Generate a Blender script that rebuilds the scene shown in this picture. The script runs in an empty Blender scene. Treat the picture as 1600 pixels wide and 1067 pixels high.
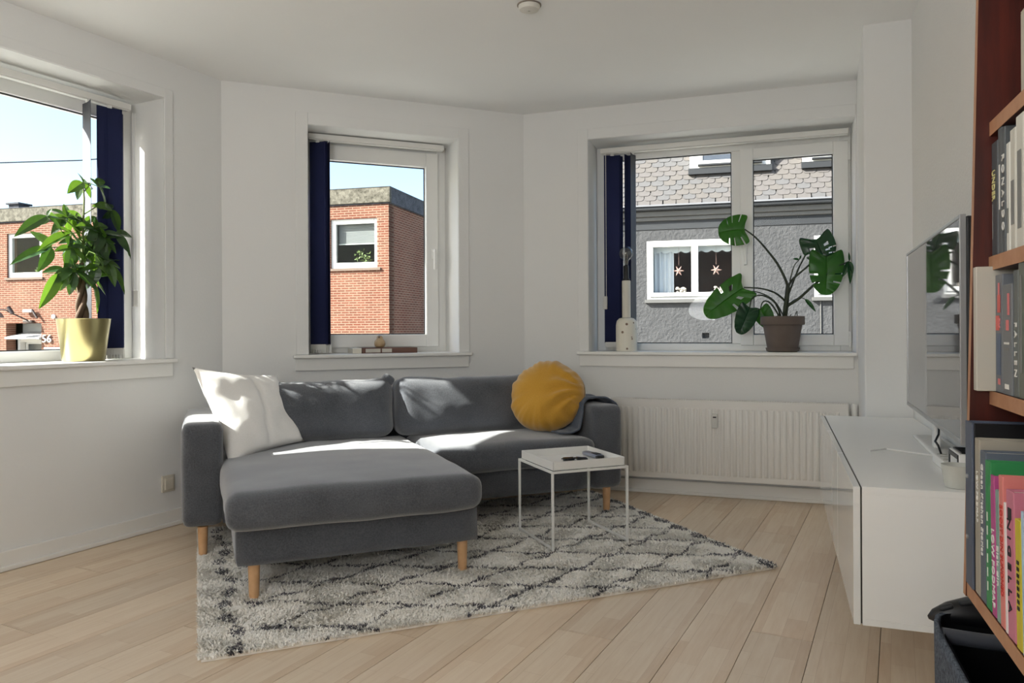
import bpy, bmesh, math, random
import numpy as np
from mathutils import Vector, Matrix, noise
random.seed(7); rng = np.random.default_rng(7)
SC = bpy.context.scene
COL = SC.collection
PI = math.pi

# ------------------------------------------------------------------ camera, light, exposure
EYE = 1.07
cam = bpy.data.objects.new('camera', bpy.data.cameras.new('camera'))
COL.objects.link(cam)
cam.location = (0, 0, EYE)
cam.rotation_euler = (PI / 2, 0.0051, 0)
cam.data.sensor_width = 36.0
cam.data.lens = 1173.65 * 36 / 1600
cam.data.shift_y = -18.04 / 1600
cam.data.clip_start = 0.02
SC.camera = cam

SUN_FROM = Vector((-0.955, -0.2965, 0.0)); SUN_EL = math.radians(34)
world = bpy.data.worlds.new('world'); SC.world = world
world.use_nodes = True
nt = world.node_tree; nt.nodes.clear()
wo = nt.nodes.new('ShaderNodeOutputWorld'); bg = nt.nodes.new('ShaderNodeBackground')
sky = nt.nodes.new('ShaderNodeTexSky'); sky.sky_type = 'NISHITA'; sky.sun_disc = False
sky.sun_elevation = SUN_EL; sky.sun_rotation = math.atan2(-0.946, -0.324)
sky.air_density = 1.0; sky.dust_density = 2.0; sky.ozone_density = 1.5; sky.altitude = 20
SKY_STRENGTH = 0.41
bg.inputs['Strength'].default_value = SKY_STRENGTH
nt.links.new(sky.outputs[0], bg.inputs[0]); nt.links.new(bg.outputs[0], wo.inputs[0])

sl = bpy.data.lights.new('sun', 'SUN'); sl.energy = 22.0; sl.angle = math.radians(0.55); sl.color = (1.0, 0.965, 0.91)
sun = bpy.data.objects.new('sun', sl); COL.objects.link(sun)
sd_ = -(SUN_FROM * math.cos(SUN_EL) + Vector((0, 0, math.sin(SUN_EL))))
sun.rotation_euler = sd_.to_track_quat('-Z', 'Y').to_euler()
sun.location = (-6, -2, 6)

# unseen fill light added behind the camera to brighten the room
al = bpy.data.lights.new('rear_fill', 'AREA'); al.shape = 'RECTANGLE'; al.size = 3.2; al.size_y = 1.7
al.energy = 9; al.color = (0.97, 0.985, 1.0)
ao = bpy.data.objects.new('rear_fill', al); COL.objects.link(ao)
ao.location = (-2.3, -2.0, 1.55); ao.rotation_euler = (PI / 2, 0, 0)

# second unseen fill, added and aimed upward to brighten the ceiling
ul = bpy.data.lights.new('ceiling_fill', 'AREA'); ul.shape = 'DISK'; ul.size = 0.9
ul.energy = 56; ul.color = (0.97, 0.985, 1.0)
uo = bpy.data.objects.new('ceiling_fill', ul); COL.objects.link(uo)
uo.location = (-1.1, -0.9, 1.45); uo.rotation_euler = (PI - 0.6, 0, 0)

SC.view_settings.view_transform = 'Standard'; SC.view_settings.look = 'None'
SC.view_settings.gamma = 1.0; SC.view_settings.exposure = 0.0; SC.view_settings.use_curve_mapping = False
SC.cycles.use_denoising = True
SC.cycles.max_bounces = 10; SC.cycles.diffuse_bounces = 6; SC.cycles.transparent_max_bounces = 16
SC.cycles.sample_clamp_indirect = 6.0
SC.cycles.caustics_reflective = False; SC.cycles.caustics_refractive = False

# ------------------------------------------------------------------ materials
def lin(h):
    h = h.lstrip('#'); c = [int(h[i:i + 2], 16) / 255 for i in (0, 2, 4)]
    return tuple(x / 12.92 if x <= 0.04045 else ((x + 0.055) / 1.055) ** 2.4 for x in c) + (1.0,)

MATS = {}
class NT:
    def __init__(s, name):
        s.m = bpy.data.materials.new(name); s.m.use_nodes = True
        s.t = s.m.node_tree; s.n = s.t.nodes; s.l = s.t.links
        s.b = s.n['Principled BSDF']; s.out = s.n['Material Output']
    def new(s, t, **kw):
        n = s.n.new(t)
        for k, v in kw.items(): setattr(n, k, v)
        return n
    def link(s, a, b): s.l.new(a, b)
    def coord(s, kind='Object', scale=(1, 1, 1), rot=(0, 0, 0)):
        tc = s.new('ShaderNodeTexCoord'); mp = s.new('ShaderNodeMapping')
        mp.inputs['Scale'].default_value = scale; mp.inputs['Rotation'].default_value = rot
        s.link(tc.outputs[kind], mp.inputs[0]); return mp.outputs[0]
    def noise(s, vec, scale, detail=4, rough=.55):
        n = s.new('ShaderNodeTexNoise'); n.inputs['Scale'].default_value = scale
        n.inputs['Detail'].default_value = detail; n.inputs['Roughness'].default_value = rough
        s.link(vec, n.inputs['Vector']); return n.outputs['Fac']
    def ramp(s, fac, stops):
        r = s.new('ShaderNodeValToRGB'); e = r.color_ramp.elements
        while len(e) < len(stops): e.new(0.5)
        for i, (p, c) in enumerate(stops): e[i].position = p; e[i].color = c
        s.link(fac, r.inputs[0]); return r.outputs[0]
    def mix(s, fac, a, b, mode='MIX'):
        m = s.new('ShaderNodeMix', data_type='RGBA', blend_type=mode)
        for v, i in ((fac, 0), (a, 6), (b, 7)):
            if hasattr(v, 'links'): s.link(v, m.inputs[i])
            else: m.inputs[i].default_value = v
        return m.outputs[2]
    def bump(s, h, strength=.3, dist=.01):
        b = s.new('ShaderNodeBump'); b.inputs['Strength'].default_value = strength; b.inputs['Distance'].default_value = dist
        s.link(h, b.inputs['Height']); s.link(b.outputs[0], s.b.inputs['Normal']); return b
    def set(s, rough=.5, metal=0, spec=.5, **kw):
        s.b.inputs['Roughness'].default_value = rough; s.b.inputs['Metallic'].default_value = metal
        s.b.inputs['Specular IOR Level'].default_value = spec
        for k, v in kw.items(): s.b.inputs[k].default_value = v
        return s

def pm(name, hexc, rough=.5, metal=0, spec=.5, var=.06, vscale=6, bump=0, bscale=60, bdist=.003, hex2=None, **kw):
    """simple procedural material: base colour with noise mottling and fine relief"""
    if name in MATS: return MATS[name]
    s = NT(name).set(rough, metal, spec, **kw)
    c = lin(hexc); v = s.coord()
    c2 = lin(hex2) if hex2 else tuple(x * (1 - 2 * var) for x in c[:3]) + (1,)
    s.link(s.ramp(s.noise(v, vscale), [(.3, c), (.75, c2)]), s.b.inputs['Base Color'])
    if bump: s.bump(s.noise(v, bscale, 3), bump, bdist)
    MATS[name] = s.m; return s.m

def m_wall(name, hexc, bs=70, st=.12):
    s = NT(name).set(.85, 0, .25); v = s.coord()
    c = lin(hexc)
    s.link(s.ramp(s.noise(v, 1.3, 3), [(.3, c), (.8, tuple(x * .97 for x in c[:3]) + (1,))]), s.b.inputs['Base Color'])
    a = s.noise(v, bs, 5, .6); s.bump(a, st, .006)
    return s.m

def m_wood_floor():
    s = NT('pale_ash_boards').set(.42, 0, .45); v = s.coord()
    oi = s.new('ShaderNodeObjectInfo')
    add = s.new('ShaderNodeVectorMath', operation='ADD'); mul = s.new('ShaderNodeVectorMath', operation='SCALE')
    cmb = s.new('ShaderNodeCombineXYZ'); s.link(oi.outputs['Random'], cmb.inputs[0]); s.link(oi.outputs['Random'], cmb.inputs[2])
    s.link(cmb.outputs[0], mul.inputs[0]); mul.inputs['Scale'].default_value = 37.0
    s.link(v, add.inputs[0]); s.link(mul.outputs[0], add.inputs[1])
    br = s.new('ShaderNodeTexBrick'); br.offset = .37; br.offset_frequency = 2; br.squash = 1
    s.link(v, br.inputs['Vector'])
    br.inputs['Color1'].default_value = lin('#E8D7C0'); br.inputs['Color2'].default_value = lin('#D8C0A5')
    br.inputs['Mortar'].default_value = lin('#C2A98E')
    br.inputs['Scale'].default_value = 1; br.inputs['Mortar Size'].default_value = .0006; br.inputs['Mortar Smooth'].default_value = .3
    br.inputs['Brick Width'].default_value = .46; br.inputs['Row Height'].default_value = .0684; br.inputs['Bias'].default_value = -.15
    mp = s.new('ShaderNodeMapping'); mp.inputs['Scale'].default_value = (2.2, 26, 1); s.link(add.outputs[0], mp.inputs[0])
    g = s.noise(mp.outputs[0], 2.2, 6, .6)
    col = s.mix(.3, br.outputs['Color'], s.ramp(g, [(.3, lin('#EBDCC6')), (.7, lin('#CDB397'))]))
    tint = s.ramp(oi.outputs['Random'], [(0, (1.06, 1.03, 1.0, 1)), (1, (.92, .91, .9, 1))])
    col = s.mix(1.0, col, tint, 'MULTIPLY')
    s.link(col, s.b.inputs['Base Color'])
    rr = s.ramp(g, [(.3, (.36, .36, .36, 1)), (.7, (.5, .5, .5, 1))]); s.link(rr, s.b.inputs['Roughness'])
    s.bump(g, .06, .002)
    return s.m

def m_fabric(name, hexc, hex2, rough=.95, ws=420, sheen=.25, st=.35):
    if name in MATS: return MATS[name]
    s = NT(name).set(rough, 0, .2); v = s.coord()
    s.b.inputs['Sheen Weight'].default_value = sheen; s.b.inputs['Sheen Roughness'].default_value = .5
    big = s.noise(v, 5, 4); fine = s.noise(v, ws * .4, 5, .8)
    c = s.mix(.65, s.ramp(big, [(.3, lin(hexc)), (.7, lin(hex2))]), s.ramp(fine, [(.35, lin(hexc)), (.65, lin(hex2))]))
    s.link(c, s.b.inputs['Base Color'])
    s.bump(fine, st, .002); MATS[name] = s.m
    return s.m

def m_brick():
    s = NT('red_brick_courses').set(.9, 0, .2); v = s.coord(rot=(-PI / 2, 0, 0))
    br = s.new('ShaderNodeTexBrick'); br.offset = .5; s.link(v, br.inputs['Vector'])
    br.inputs['Color1'].default_value = lin('#693A2D'); br.inputs['Color2'].default_value = lin('#47251C')
    br.inputs['Mortar'].default_value = lin('#927F6E'); br.inputs['Scale'].default_value = 1
    br.inputs['Mortar Size'].default_value = .013; br.inputs['Mortar Smooth'].default_value = .2
    br.inputs['Brick Width'].default_value = .24; br.inputs['Row Height'].default_value = .067; br.inputs['Bias'].default_value = -.1
    n = s.noise(v, 1.1, 5); n2 = s.noise(v, 16, 3)
    c = s.mix(.22, br.outputs['Color'], s.ramp(n2, [(.3, lin('#4F2B1F')), (.7, lin('#80553F'))]))
    c = s.mix(.22, c, s.ramp(n, [(.35, lin('#744232')), (.7, lin('#9A7762'))]))
    s.link(c, s.b.inputs['Base Color'])
    inv = s.new('ShaderNodeMath', operation='SUBTRACT'); inv.inputs[0].default_value = 1; s.link(br.outputs['Fac'], inv.inputs[1])
    s.bump(inv.outputs[0], .6, .01)
    return s.m

def m_stucco():
    s = NT('grey_stucco').set(.9, 0, .25); v = s.coord()
    a = s.noise(v, 5.5, 8, .62); b = s.noise(v, 22, 4)
    s.link(s.ramp(a, [(.3, lin('#404041')), (.7, lin('#4A4A4B'))]), s.b.inputs['Base Color'])
    h = s.new('ShaderNodeMath', operation='ADD'); s.link(a, h.inputs[0]); s.link(b, h.inputs[1])
    s.bump(h.outputs[0], .38, .05)
    return s.m

def m_concrete(name, a, b, sc=14):
    s = NT(name).set(.92, 0, .2); v = s.coord()
    n = s.noise(v, sc, 8, .7)
    s.link(s.ramp(n, [(.35, lin(a)), (.62, lin(b))]), s.b.inputs['Base Color']); s.bump(n, .3, .01)
    return s.m

def m_glass(name='clear_glass', tint=(.97, .99, .98, 1), f=.006):
    if name in MATS: return MATS[name]
    s = NT(name); s.n.remove(s.b)
    tr = s.new('ShaderNodeBsdfTransparent'); tr.inputs[0].default_value = tint
    gl = s.new('ShaderNodeBsdfGlossy'); gl.inputs['Roughness'].default_value = .0
    lw = s.new('ShaderNodeLayerWeight'); pw = s.new('ShaderNodeMath', operation='POWER'); pw.inputs[1].default_value = 5.0
    s.link(lw.outputs['Facing'], pw.inputs[0])
    ma = s.new('ShaderNodeMath', operation='MULTIPLY_ADD'); ma.inputs[1].default_value = .6; ma.inputs[2].default_value = f
    s.link(pw.outputs[0], ma.inputs[0])
    mx = s.new('ShaderNodeMixShader')
    s.link(ma.outputs[0], mx.inputs[0]); s.link(tr.outputs[0], mx.inputs[1]); s.link(gl.outputs[0], mx.inputs[2])
    s.link(mx.outputs[0], s.out.inputs[0]); MATS[name] = s.m; return s.m

def m_leaf(name, a, b, trans='#7FB52A', rough=.4, tw=.35):
    s = NT(name).set(rough, 0, .5); v = s.coord()
    n = s.noise(v, 9, 3)
    s.link(s.ramp(n, [(.3, lin(a)), (.7, lin(b))]), s.b.inputs['Base Color'])
    tl = s.new('ShaderNodeBsdfTranslucent'); tl.inputs[0].default_value = lin(trans)
    mx = s.new('ShaderNodeMixShader'); mx.inputs[0].default_value = tw
    s.link(s.b.outputs[0], mx.inputs[1]); s.link(tl.outputs[0], mx.inputs[2]); s.link(mx.outputs[0], s.out.inputs[0])
    s.bump(s.noise(v, 40, 2), .15, .002)
    return s.m

WALL = m_wall('matt_white_wall', '#E8E8E6'); WALLB = m_wall('rough_white_wallpaper', '#E8E7E4', 70, .9)
CEIL = m_wall('white_ceiling', '#F6F6F4', 60, .05)
TRIM = pm('white_gloss_paint', '#EDECE8', .35, var=.01)
PVC = pm('white_plastic_frame', '#EEEEEB', .3, var=.008)
GASKET = pm('dark_rubber_gasket', '#26282A', .6)
GLASS = m_glass()
FLOOR = m_wood_floor(); SUBF = pm('dark_joint', '#6B5644', .9)
SOFA = m_fabric('charcoal_wool', '#3B3D42', '#65686E', sheen=.6)
BEECH = pm('light_beech', '#D9AE82', .5, hex2='#C99B6D', vscale=20)
NAVY = pm('navy_blind_fabric', '#1B2450', .85, var=.05, bump=.15, bscale=300)
NAVYLIT = pm('lit_blind_grey', '#5C5F66', .85, var=.03)  # navy slats lightened to grey, their lit look put into the colour
RAIL = pm('white_rail_metal', '#E6E5E0', .35, var=.01)
STEELW = pm('white_powder_coat', '#E9E8E4', .4, var=.01)
WHITEC = m_fabric('white_cotton', '#F2F0EC', '#E6E3DE', .9, 500, .1, .25)
MUST = m_fabric('mustard_velvet', '#CB9A35', '#B58429', .7, 500, .5, .12)
THROW = m_fabric('slate_blue_wool', '#444B58', '#5C6470', .95, 300, .3, .5)
BLACKP = pm('black_plastic', '#141416', .35, var=.05)
CREAM = pm('cream_wool', '#F8F5EE', .95, spec=.1, vscale=14, hex2='#F0EBE1')
CREAM2 = pm('ivory_wool', '#FBF9F4', .95, spec=.1, vscale=14, hex2='#F5F1E8')
DARKW = pm('charcoal_rug_wool', '#727076', .95, spec=.1, vscale=14, hex2='#56545A')

# ------------------------------------------------------------------ mesh helpers
class MB:
    def __init__(s): s.v = []; s.f = []; s.m = []
    def add(s, vs, fs, mat=0, M=None):
        o = len(s.v)
        for p in vs:
            p = Vector(p); s.v.append(tuple(M @ p) if M is not None else tuple(p))
        for f in fs: s.f.append(tuple(o + i for i in f)); s.m.append(mat)
        return s
    def box(s, x0, x1, y0, y1, z0, z1, mat=0, M=None):
        vs = [(x, y, z) for z in (z0, z1) for y in (y0, y1) for x in (x0, x1)]
        fs = [(0, 2, 3, 1), (4, 5, 7, 6), (0, 1, 5, 4), (2, 6, 7, 3), (0, 4, 6, 2), (1, 3, 7, 5)]
        return s.add(vs, fs, mat, M)
    def prism(s, poly, z0, z1, mat=0, M=None):
        n = len(poly)
        vs = [(x, y, z0) for x, y in poly] + [(x, y, z1) for x, y in poly]
        fs = [tuple(range(n))[::-1], tuple(range(n, 2 * n))] + [(i, (i + 1) % n, n + (i + 1) % n, n + i) for i in range(n)]
        return s.add(vs, fs, mat, M)
    def frame(s, x0, x1, z0, z1, w, y0, y1, mat=0, M=None):
        """rectangular picture frame in the xz plane; w = (left, right, bottom, top)"""
        l, r, b, t = w
        s.box(x0, x0 + l, y0, y1, z0, z1, mat, M); s.box(x1 - r, x1, y0, y1, z0, z1, mat, M)
        s.box(x0 + l, x1 - r, y0, y1, z0, z0 + b, mat, M); s.box(x0 + l, x1 - r, y0, y1, z1 - t, z1, mat, M)
        return s
    def tube(s, pts, r, n=8, mat=0, M=None):
        pts = [Vector(p) for p in pts]; k = len(pts)
        rs = r if isinstance(r, (list, tuple)) else [r] * k
        rings = []; up = None
        for i, p in enumerate(pts):
            d = (pts[min(i + 1, k - 1)] - pts[max(i - 1, 0)]).normalized()
            if up is None: up = d.orthogonal().normalized()
            up = (up - d * up.dot(d)).normalized(); b = d.cross(up)
            rings.append([p + (up * math.cos(2 * PI * j / n) + b * math.sin(2 * PI * j / n)) * rs[i] for j in range(n)])
        vs = [q for R_ in rings for q in R_]
        fs = [(i * n + j, i * n + (j + 1) % n, (i + 1) * n + (j + 1) % n, (i + 1) * n + j) for i in range(k - 1) for j in range(n)]
        fs += [tuple(range(n))[::-1], tuple((k - 1) * n + j for j in range(n))]
        return s.add(vs, fs, mat, M)
    def lathe(s, prof, n=32, mat=0, M=None):
        k = len(prof)
        vs = [(r * math.cos(2 * PI * j / n), r * math.sin(2 * PI * j / n), z) for r, z in prof for j in range(n)]
        fs = [(i * n + j, i * n + (j + 1) % n, (i + 1) * n + (j + 1) % n, (i + 1) * n + j) for i in range(k - 1) for j in range(n)]
        if prof[0][0] > 1e-4: fs.append(tuple(range(n))[::-1])
        if prof[-1][0] > 1e-4: fs.append(tuple((k - 1) * n + j for j in range(n)))
        return s.add(vs, fs, mat, M)
    def grid(s, fn, nu, nv, mat=0, M=None, keep=None):
        vs = [fn(i / nu, j / nv) for i in range(nu + 1) for j in range(nv + 1)]
        fs = [(i * (nv + 1) + j, (i + 1) * (nv + 1) + j, (i + 1) * (nv + 1) + j + 1, i * (nv + 1) + j + 1)
              for i in range(nu) for j in range(nv) if keep is None or keep(i, j)]
        return s.add(vs, fs, mat, M)
    def mesh(s, name, mats, smooth=None):
        me = bpy.data.meshes.new(name); me.from_pydata(s.v, [], s.f)
        for m in (mats if isinstance(mats, (list, tuple)) else [mats]): me.materials.append(m)
        me.polygons.foreach_set('material_index', s.m)
        if smooth is not None:
            me.polygons.foreach_set('use_smooth', [True] * len(me.polygons))
            if smooth < 180: me.set_sharp_from_angle(angle=math.radians(smooth))
        me.update(); return me
    def build(s, name, mats, parent=None, smooth=None, bevel=0, weld=False, solid=0, seg=2):
        me = s.mesh(name, mats, smooth)
        if weld:
            bm = bmesh.new(); bm.from_mesh(me); bmesh.ops.remove_doubles(bm, verts=bm.verts, dist=1e-5)
            bmesh.ops.recalc_face_normals(bm, faces=bm.faces); bm.to_mesh(me); bm.free()
        o = bpy.data.objects.new(name, me); COL.objects.link(o)
        if parent: o.parent = parent
        if bevel:
            b = o.modifiers.new('bevel', 'BEVEL'); b.width = bevel; b.segments = seg; b.limit_method = 'ANGLE'; b.angle_limit = .7
        if solid:
            so = o.modifiers.new('solid', 'SOLIDIFY'); so.thickness = solid; so.offset = 0
        return o

def rbox(w, d, h, r, n=(14, 14, 6), bulge=0, wr=0, seed=0, ws=5):
    """soft cushion: rounded box centred at origin with bulging top, returned as verts/faces"""
    hx, hy, hz = w / 2, d / 2, h / 2; V = {}; vs = []; fs = []
    def idx(i, j, k):
        key = (i, j, k)
        if key in V: return V[key]
        p = Vector((-hx + w * i / n[0], -hy + d * j / n[1], -hz + h * k / n[2]))
        q = Vector((max(-hx + r, min(hx - r, p.x)), max(-hy + r, min(hy - r, p.y)), max(-hz + r, min(hz - r, p.z))))
        e = p - q
        if e.length > 1e-9: p = q + e.normalized() * r
        fx, fy, fz = p.x / hx, p.y / hy, p.z / hz
        b = bulge * (1 - fx * fx) * (1 - fy * fy)
        p.z += b * (1 if p.z > 0 else -.3) * abs(fz)
        if wr:
            t = noise.noise_vector(p * ws + Vector((seed, seed * 2, 0))); p += t * wr
            t = noise.noise_vector(p * ws * 3 + Vector((seed, 0, 5))); p += t * wr * .3
        V[key] = len(vs); vs.append(p); return V[key]
    for i in range(n[0]):
        for j in range(n[1]):
            fs.append((idx(i, j, 0), idx(i, j + 1, 0), idx(i + 1, j + 1, 0), idx(i + 1, j, 0)))
            k = n[2]; fs.append((idx(i, j, k), idx(i + 1, j, k), idx(i + 1, j + 1, k), idx(i, j + 1, k)))
    for i in range(n[0]):
        for k in range(n[2]):
            fs.append((idx(i, 0, k), idx(i + 1, 0, k), idx(i + 1, 0, k + 1), idx(i, 0, k + 1)))
            j = n[1]; fs.append((idx(i, j, k), idx(i, j, k + 1), idx(i + 1, j, k + 1), idx(i + 1, j, k)))
    for j in range(n[1]):
        for k in range(n[2]):
            fs.append((idx(0, j, k), idx(0, j, k + 1), idx(0, j + 1, k + 1), idx(0, j + 1, k)))
            i = n[0]; fs.append((idx(i, j, k), idx(i, j + 1, k), idx(i, j + 1, k + 1), idx(i, j, k + 1)))
    return vs, fs

def T(x, y, z): return Matrix.Translation((x, y, z))
def Rz(a): return Matrix.Rotation(a, 4, 'Z')
def Rx(a): return Matrix.Rotation(a, 4, 'X')
def Ry(a): return Matrix.Rotation(a, 4, 'Y')

def tag(o, label, cat, group=None, kind=None):
    if label: o['label'] = label
    if cat: o['category'] = cat
    if group: o['group'] = group
    if kind: o['kind'] = kind
    return o
def empty(name, loc=(0, 0, 0), rz=0):
    o = bpy.data.objects.new(name, None); COL.objects.link(o); o.location = loc; o.rotation_euler = (0, 0, rz)
    o.empty_display_size = .1; return o
def thing(name, label, cat, loc=(0, 0, 0), rz=0, group=None): return tag(empty(name, loc, rz), label, cat, group)
def struct(o): o['kind'] = 'structure'; return o

def text(name, body, mat, parent, M, length, height, extrude=.0006):
    """flat lettering fitted into length x height, origin at its centre; M maps text plane xy to its surface"""
    cu = bpy.data.curves.new(name, 'FONT'); cu.body = body; cu.align_x = 'CENTER'; cu.align_y = 'CENTER'
    cu.extrude = extrude; cu.resolution_u = 2; cu.materials.append(mat)
    o = bpy.data.objects.new(name, cu); COL.objects.link(o)
    bpy.context.view_layer.update()
    d = o.dimensions
    S = Matrix.Diagonal((length / max(d.x, 1e-4), height / max(d.y, 1e-4), 1, 1))
    if parent: o.parent = parent
    me = bpy.data.meshes.new_from_object(o); me.name = name
    me.transform(S); bpy.data.objects.remove(o); bpy.data.curves.remove(cu)
    o = bpy.data.objects.new(name, me); COL.objects.link(o)
    if parent: o.parent = parent
    o.matrix_local = M
    return o

# ------------------------------------------------------------------ room frame
A = Vector((-1.7265, 4.4767)); B = Vector((.0866, 5.2236)); Cc = Vector((2.0868, 4.5347)); E0 = Vector((1.929, 3.64))
mL = Vector((.4581, .8889)).normalized(); mM = Vector((.9246, .3809)).normalized(); mR = Vector((.9455, -.3256)).normalized()
aL, aM, aR = (math.atan2(m.y, m.x) for m in (mL, mM, mR))
ka = Vector((-.3357, -.942)).normalized(); kn = Vector((.942, -.3357)).normalized(); aK = math.atan2(ka.y, ka.x)
CEILZ = 2.567; WT = .40; SILL = .922; HEAD = 2.352
def L3(v2, z=0): return (v2.x, v2.y, z)
def nout(m): return Vector((-m.y, m.x))

def wall(name, base, ang, t0, t1, holes, mat=WALL, h=CEILZ + .15, WT=WT):
    mb = MB(); xs = [t0]
    for (a, b, z0, z1) in holes:
        mb.box(xs[-1], a, 0, WT, -.05, h); mb.box(a, b, 0, WT, -.05, z0); mb.box(a, b, 0, WT, z1, h); xs.append(b)
    mb.box(xs[-1], t1, 0, WT, -.05, h)
    o = mb.build(name, mat); o.location = L3(base); o.rotation_euler = (0, 0, ang); return struct(o)

LW = (-1.68, -.396, SILL - .02, HEAD); MW = (.501, 1.480, SILL - .02, HEAD); RW = (.459, 2.108, SILL - .02, HEAD)
wall('wall_left', A, aL, -7.6, .14, [LW])
wall('wall_middle', A, aM, -.13, 2.10, [MW], WT=.335)
wall('wall_right', B, aR, -.14, 2.45, [RW])
# pillar that the long cabinet runs up to
P0 = Vector((1.742, 3.712))
mb = MB(); mb.prism([(P0.x, P0.y), (P0.x + mR.x * .9, P0.y + mR.y * .9), (2.9, 4.3), (2.1, 4.56)], -.05, CEILZ + .15)
struct(mb.build('wall_pillar', WALL, bevel=.008))
mb = MB(); mb.box(-.02, 6.3, .014, .25, -.05, CEILZ + .15)
o = struct(mb.build('wall_side', WALLB)); o.location = L3(E0); o.rotation_euler = (0, 0, aK)
mb = MB(); mb.box(-5.9, .6, -2.6, -2.25, -.05, CEILZ + .15); struct(mb.build('wall_back', WALL))

room = [(-5.17, -2.25), (A.x, A.y), (B.x, B.y), (2.55, 4.372), (.0, -2.25)]
outer = [(-5.75, -2.6), (A.x - .38, A.y + .30), (B.x + .0, B.y + .42), (2.95, 4.75), (2.7, 3.4), (.55, -2.6)]
mb = MB(); mb.prism(outer, CEILZ, CEILZ + .2); struct(mb.build('ceiling', CEIL))

# floor boards laid one by one, parallel to the left wall
fl = struct(empty('floor', (A.x, A.y, 0), aL))
mb = MB(); mb.prism([(x * 1.0, y) for x, y in outer], -.12, -.016)
sf = mb.build('subfloor', SUBF); sf.parent = fl; sf.matrix_parent_inverse = Matrix.Identity(4)
sf.matrix_local = (T(A.x, A.y, 0) @ Rz(aL)).inverted()
def clip(poly, cl):
    out = poly
    for i in range(len(cl)):
        a, b = cl[i], cl[(i + 1) % len(cl)]; inp = out; out = []
        if not inp: return []
        side = lambda p: (b[0] - a[0]) * (p[1] - a[1]) - (b[1] - a[1]) * (p[0] - a[0])
        for j in range(len(inp)):
            p, q = inp[j - 1], inp[j]; sp, sq = side(p), side(q)
            if sp * sq < 0:
                t = sp / (sp - sq); out.append((p[0] + (q[0] - p[0]) * t, p[1] + (q[1] - p[1]) * t))
            if sq >= 0: out.append(q)
    return out
inv = (T(A.x, A.y, 0) @ Rz(aL)).inverted()
rl = [inv @ Vector((x, y, 0)) for x, y in room][::-1]; rl = [(p.x, p.y) for p in rl]
BW, BL = .205, 2.2
off0 = (A.x * .889 - A.y * .458)           # seams at perpendicular coordinate -.475 + k*.205
fullme = None
for k in range(-5, 26):
    yb = -((-.475 + .003 + (k - 12) * BW) - off0)
    for j in range(-1, 5):
        x0 = -8.2 + j * BL + (k * .83) % BL
        rect = [(x0, yb - BW), (x0 + BL, yb - BW), (x0 + BL, yb), (x0, yb)]
        pg = clip(rect, rl)
        if len(pg) < 3: continue
        area = abs(sum(pg[i - 1][0] * pg[i][1] - pg[i][0] * pg[i - 1][1] for i in range(len(pg)))) / 2
        if area < .01: continue
        cx, cy = x0 + BL / 2, yb - BW / 2; g = .0011
        if area > BW * BL - 1e-4:
            if fullme is None:
                fullme = MB().box(-BL / 2 + g, BL / 2 - g, -BW / 2 + g, BW / 2 - g, -.016, 0).mesh('plank', FLOOR)
            me = fullme
        else:
            pl = [((x - cx) * (1 - g / BL), (y - cy) * (1 - 2 * g / BW)) for x, y in pg]
            me = MB().prism(pl, -.016, 0).mesh('plank', FLOOR)
        o = bpy.data.objects.new('plank', me); COL.objects.link(o); o.parent = fl; o.location = (cx, cy, 0)

# skirting boards
def baseboard(name, base, ang, t0, t1):
    mb = MB(); mb.box(t0, t1, -.018, -.0005, .001, .088); mb.box(t0, t1, -.030, -.0005, .001, .022)
    o = mb.build(name, TRIM, bevel=.003); o.location = L3(base); o.rotation_euler = (0, 0, ang); return struct(o)
baseboard('baseboard_left', A, aL, -7.4, -.02)
baseboard('baseboard_middle', A, aM, .02, 1.94)
baseboard('baseboard_right', B, aR, .02, 1.99)

# ------------------------------------------------------------------ windows
FY0, FY1 = .27, .335      # frame depth inside the wall
def win_empty(name, base, ang): return struct(empty(name, L3(base), ang))
def sill_parts(w, t0, t1, n0, n1, apron=True):
    mb = MB(); mb.box(t0 + .001, t1 - .001, 0, .30, SILL - .022, SILL); mb.box(n0, n1, -.045, .0, SILL - .022, SILL)
    mb.build('window_sill', TRIM, w, bevel=.006)
    MB().box(n0 + .015, n1 - .015, -.018, -.0005, SILL - .098, SILL - .0225).build('apron', TRIM, w, bevel=.003)
    MB().box(t0 + .001, t1 - .001, FY1, WT + .05, SILL - .03, SILL - .01).build('outer_sill', TRIM, w)
def casing(w, t0, t1, wd, right=True):
    mb = MB(); z0 = SILL + .001
    mb.box(t0 - wd, t0 - .001, -.009, -.0005, z0, HEAD + wd)
    if right: mb.box(t1 + .001, t1 + wd, -.009, -.0005, z0, HEAD + wd)
    mb.box(t0 - .001, t1 + .001, -.009, -.0005, HEAD + .001, HEAD + wd)
    mb.build('casing', WALL, w, bevel=.003)
def pane(w, t0, t1, z0, z1, y=.30):
    MB().frame(t0, t1, z0, z1, (.006,) * 4, y - .012, y - .004).build('gasket', GASKET, w)
    MB().box(t0 + .001, t1 - .001, y - .003, y + .003, z0 + .001, z1 - .001).build('glass_pane', GLASS, w)
def handle(w, t, z):
    h = MB(); h.box(t - .014, t + .014, FY0 - .034, FY0 - .022, z - .035, z + .035); h.build('handle_plate', PVC, w, bevel=.003)
    g = MB(); g.tube([(t, FY0 - .034, z + .02), (t, FY0 - .06, z + .02)], .009, 10); g.box(t - .01, t + .01, FY0 - .07, FY0 - .055, z - .11, z + .032)
    g.build('handle', PVC, w, bevel=.004)

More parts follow.
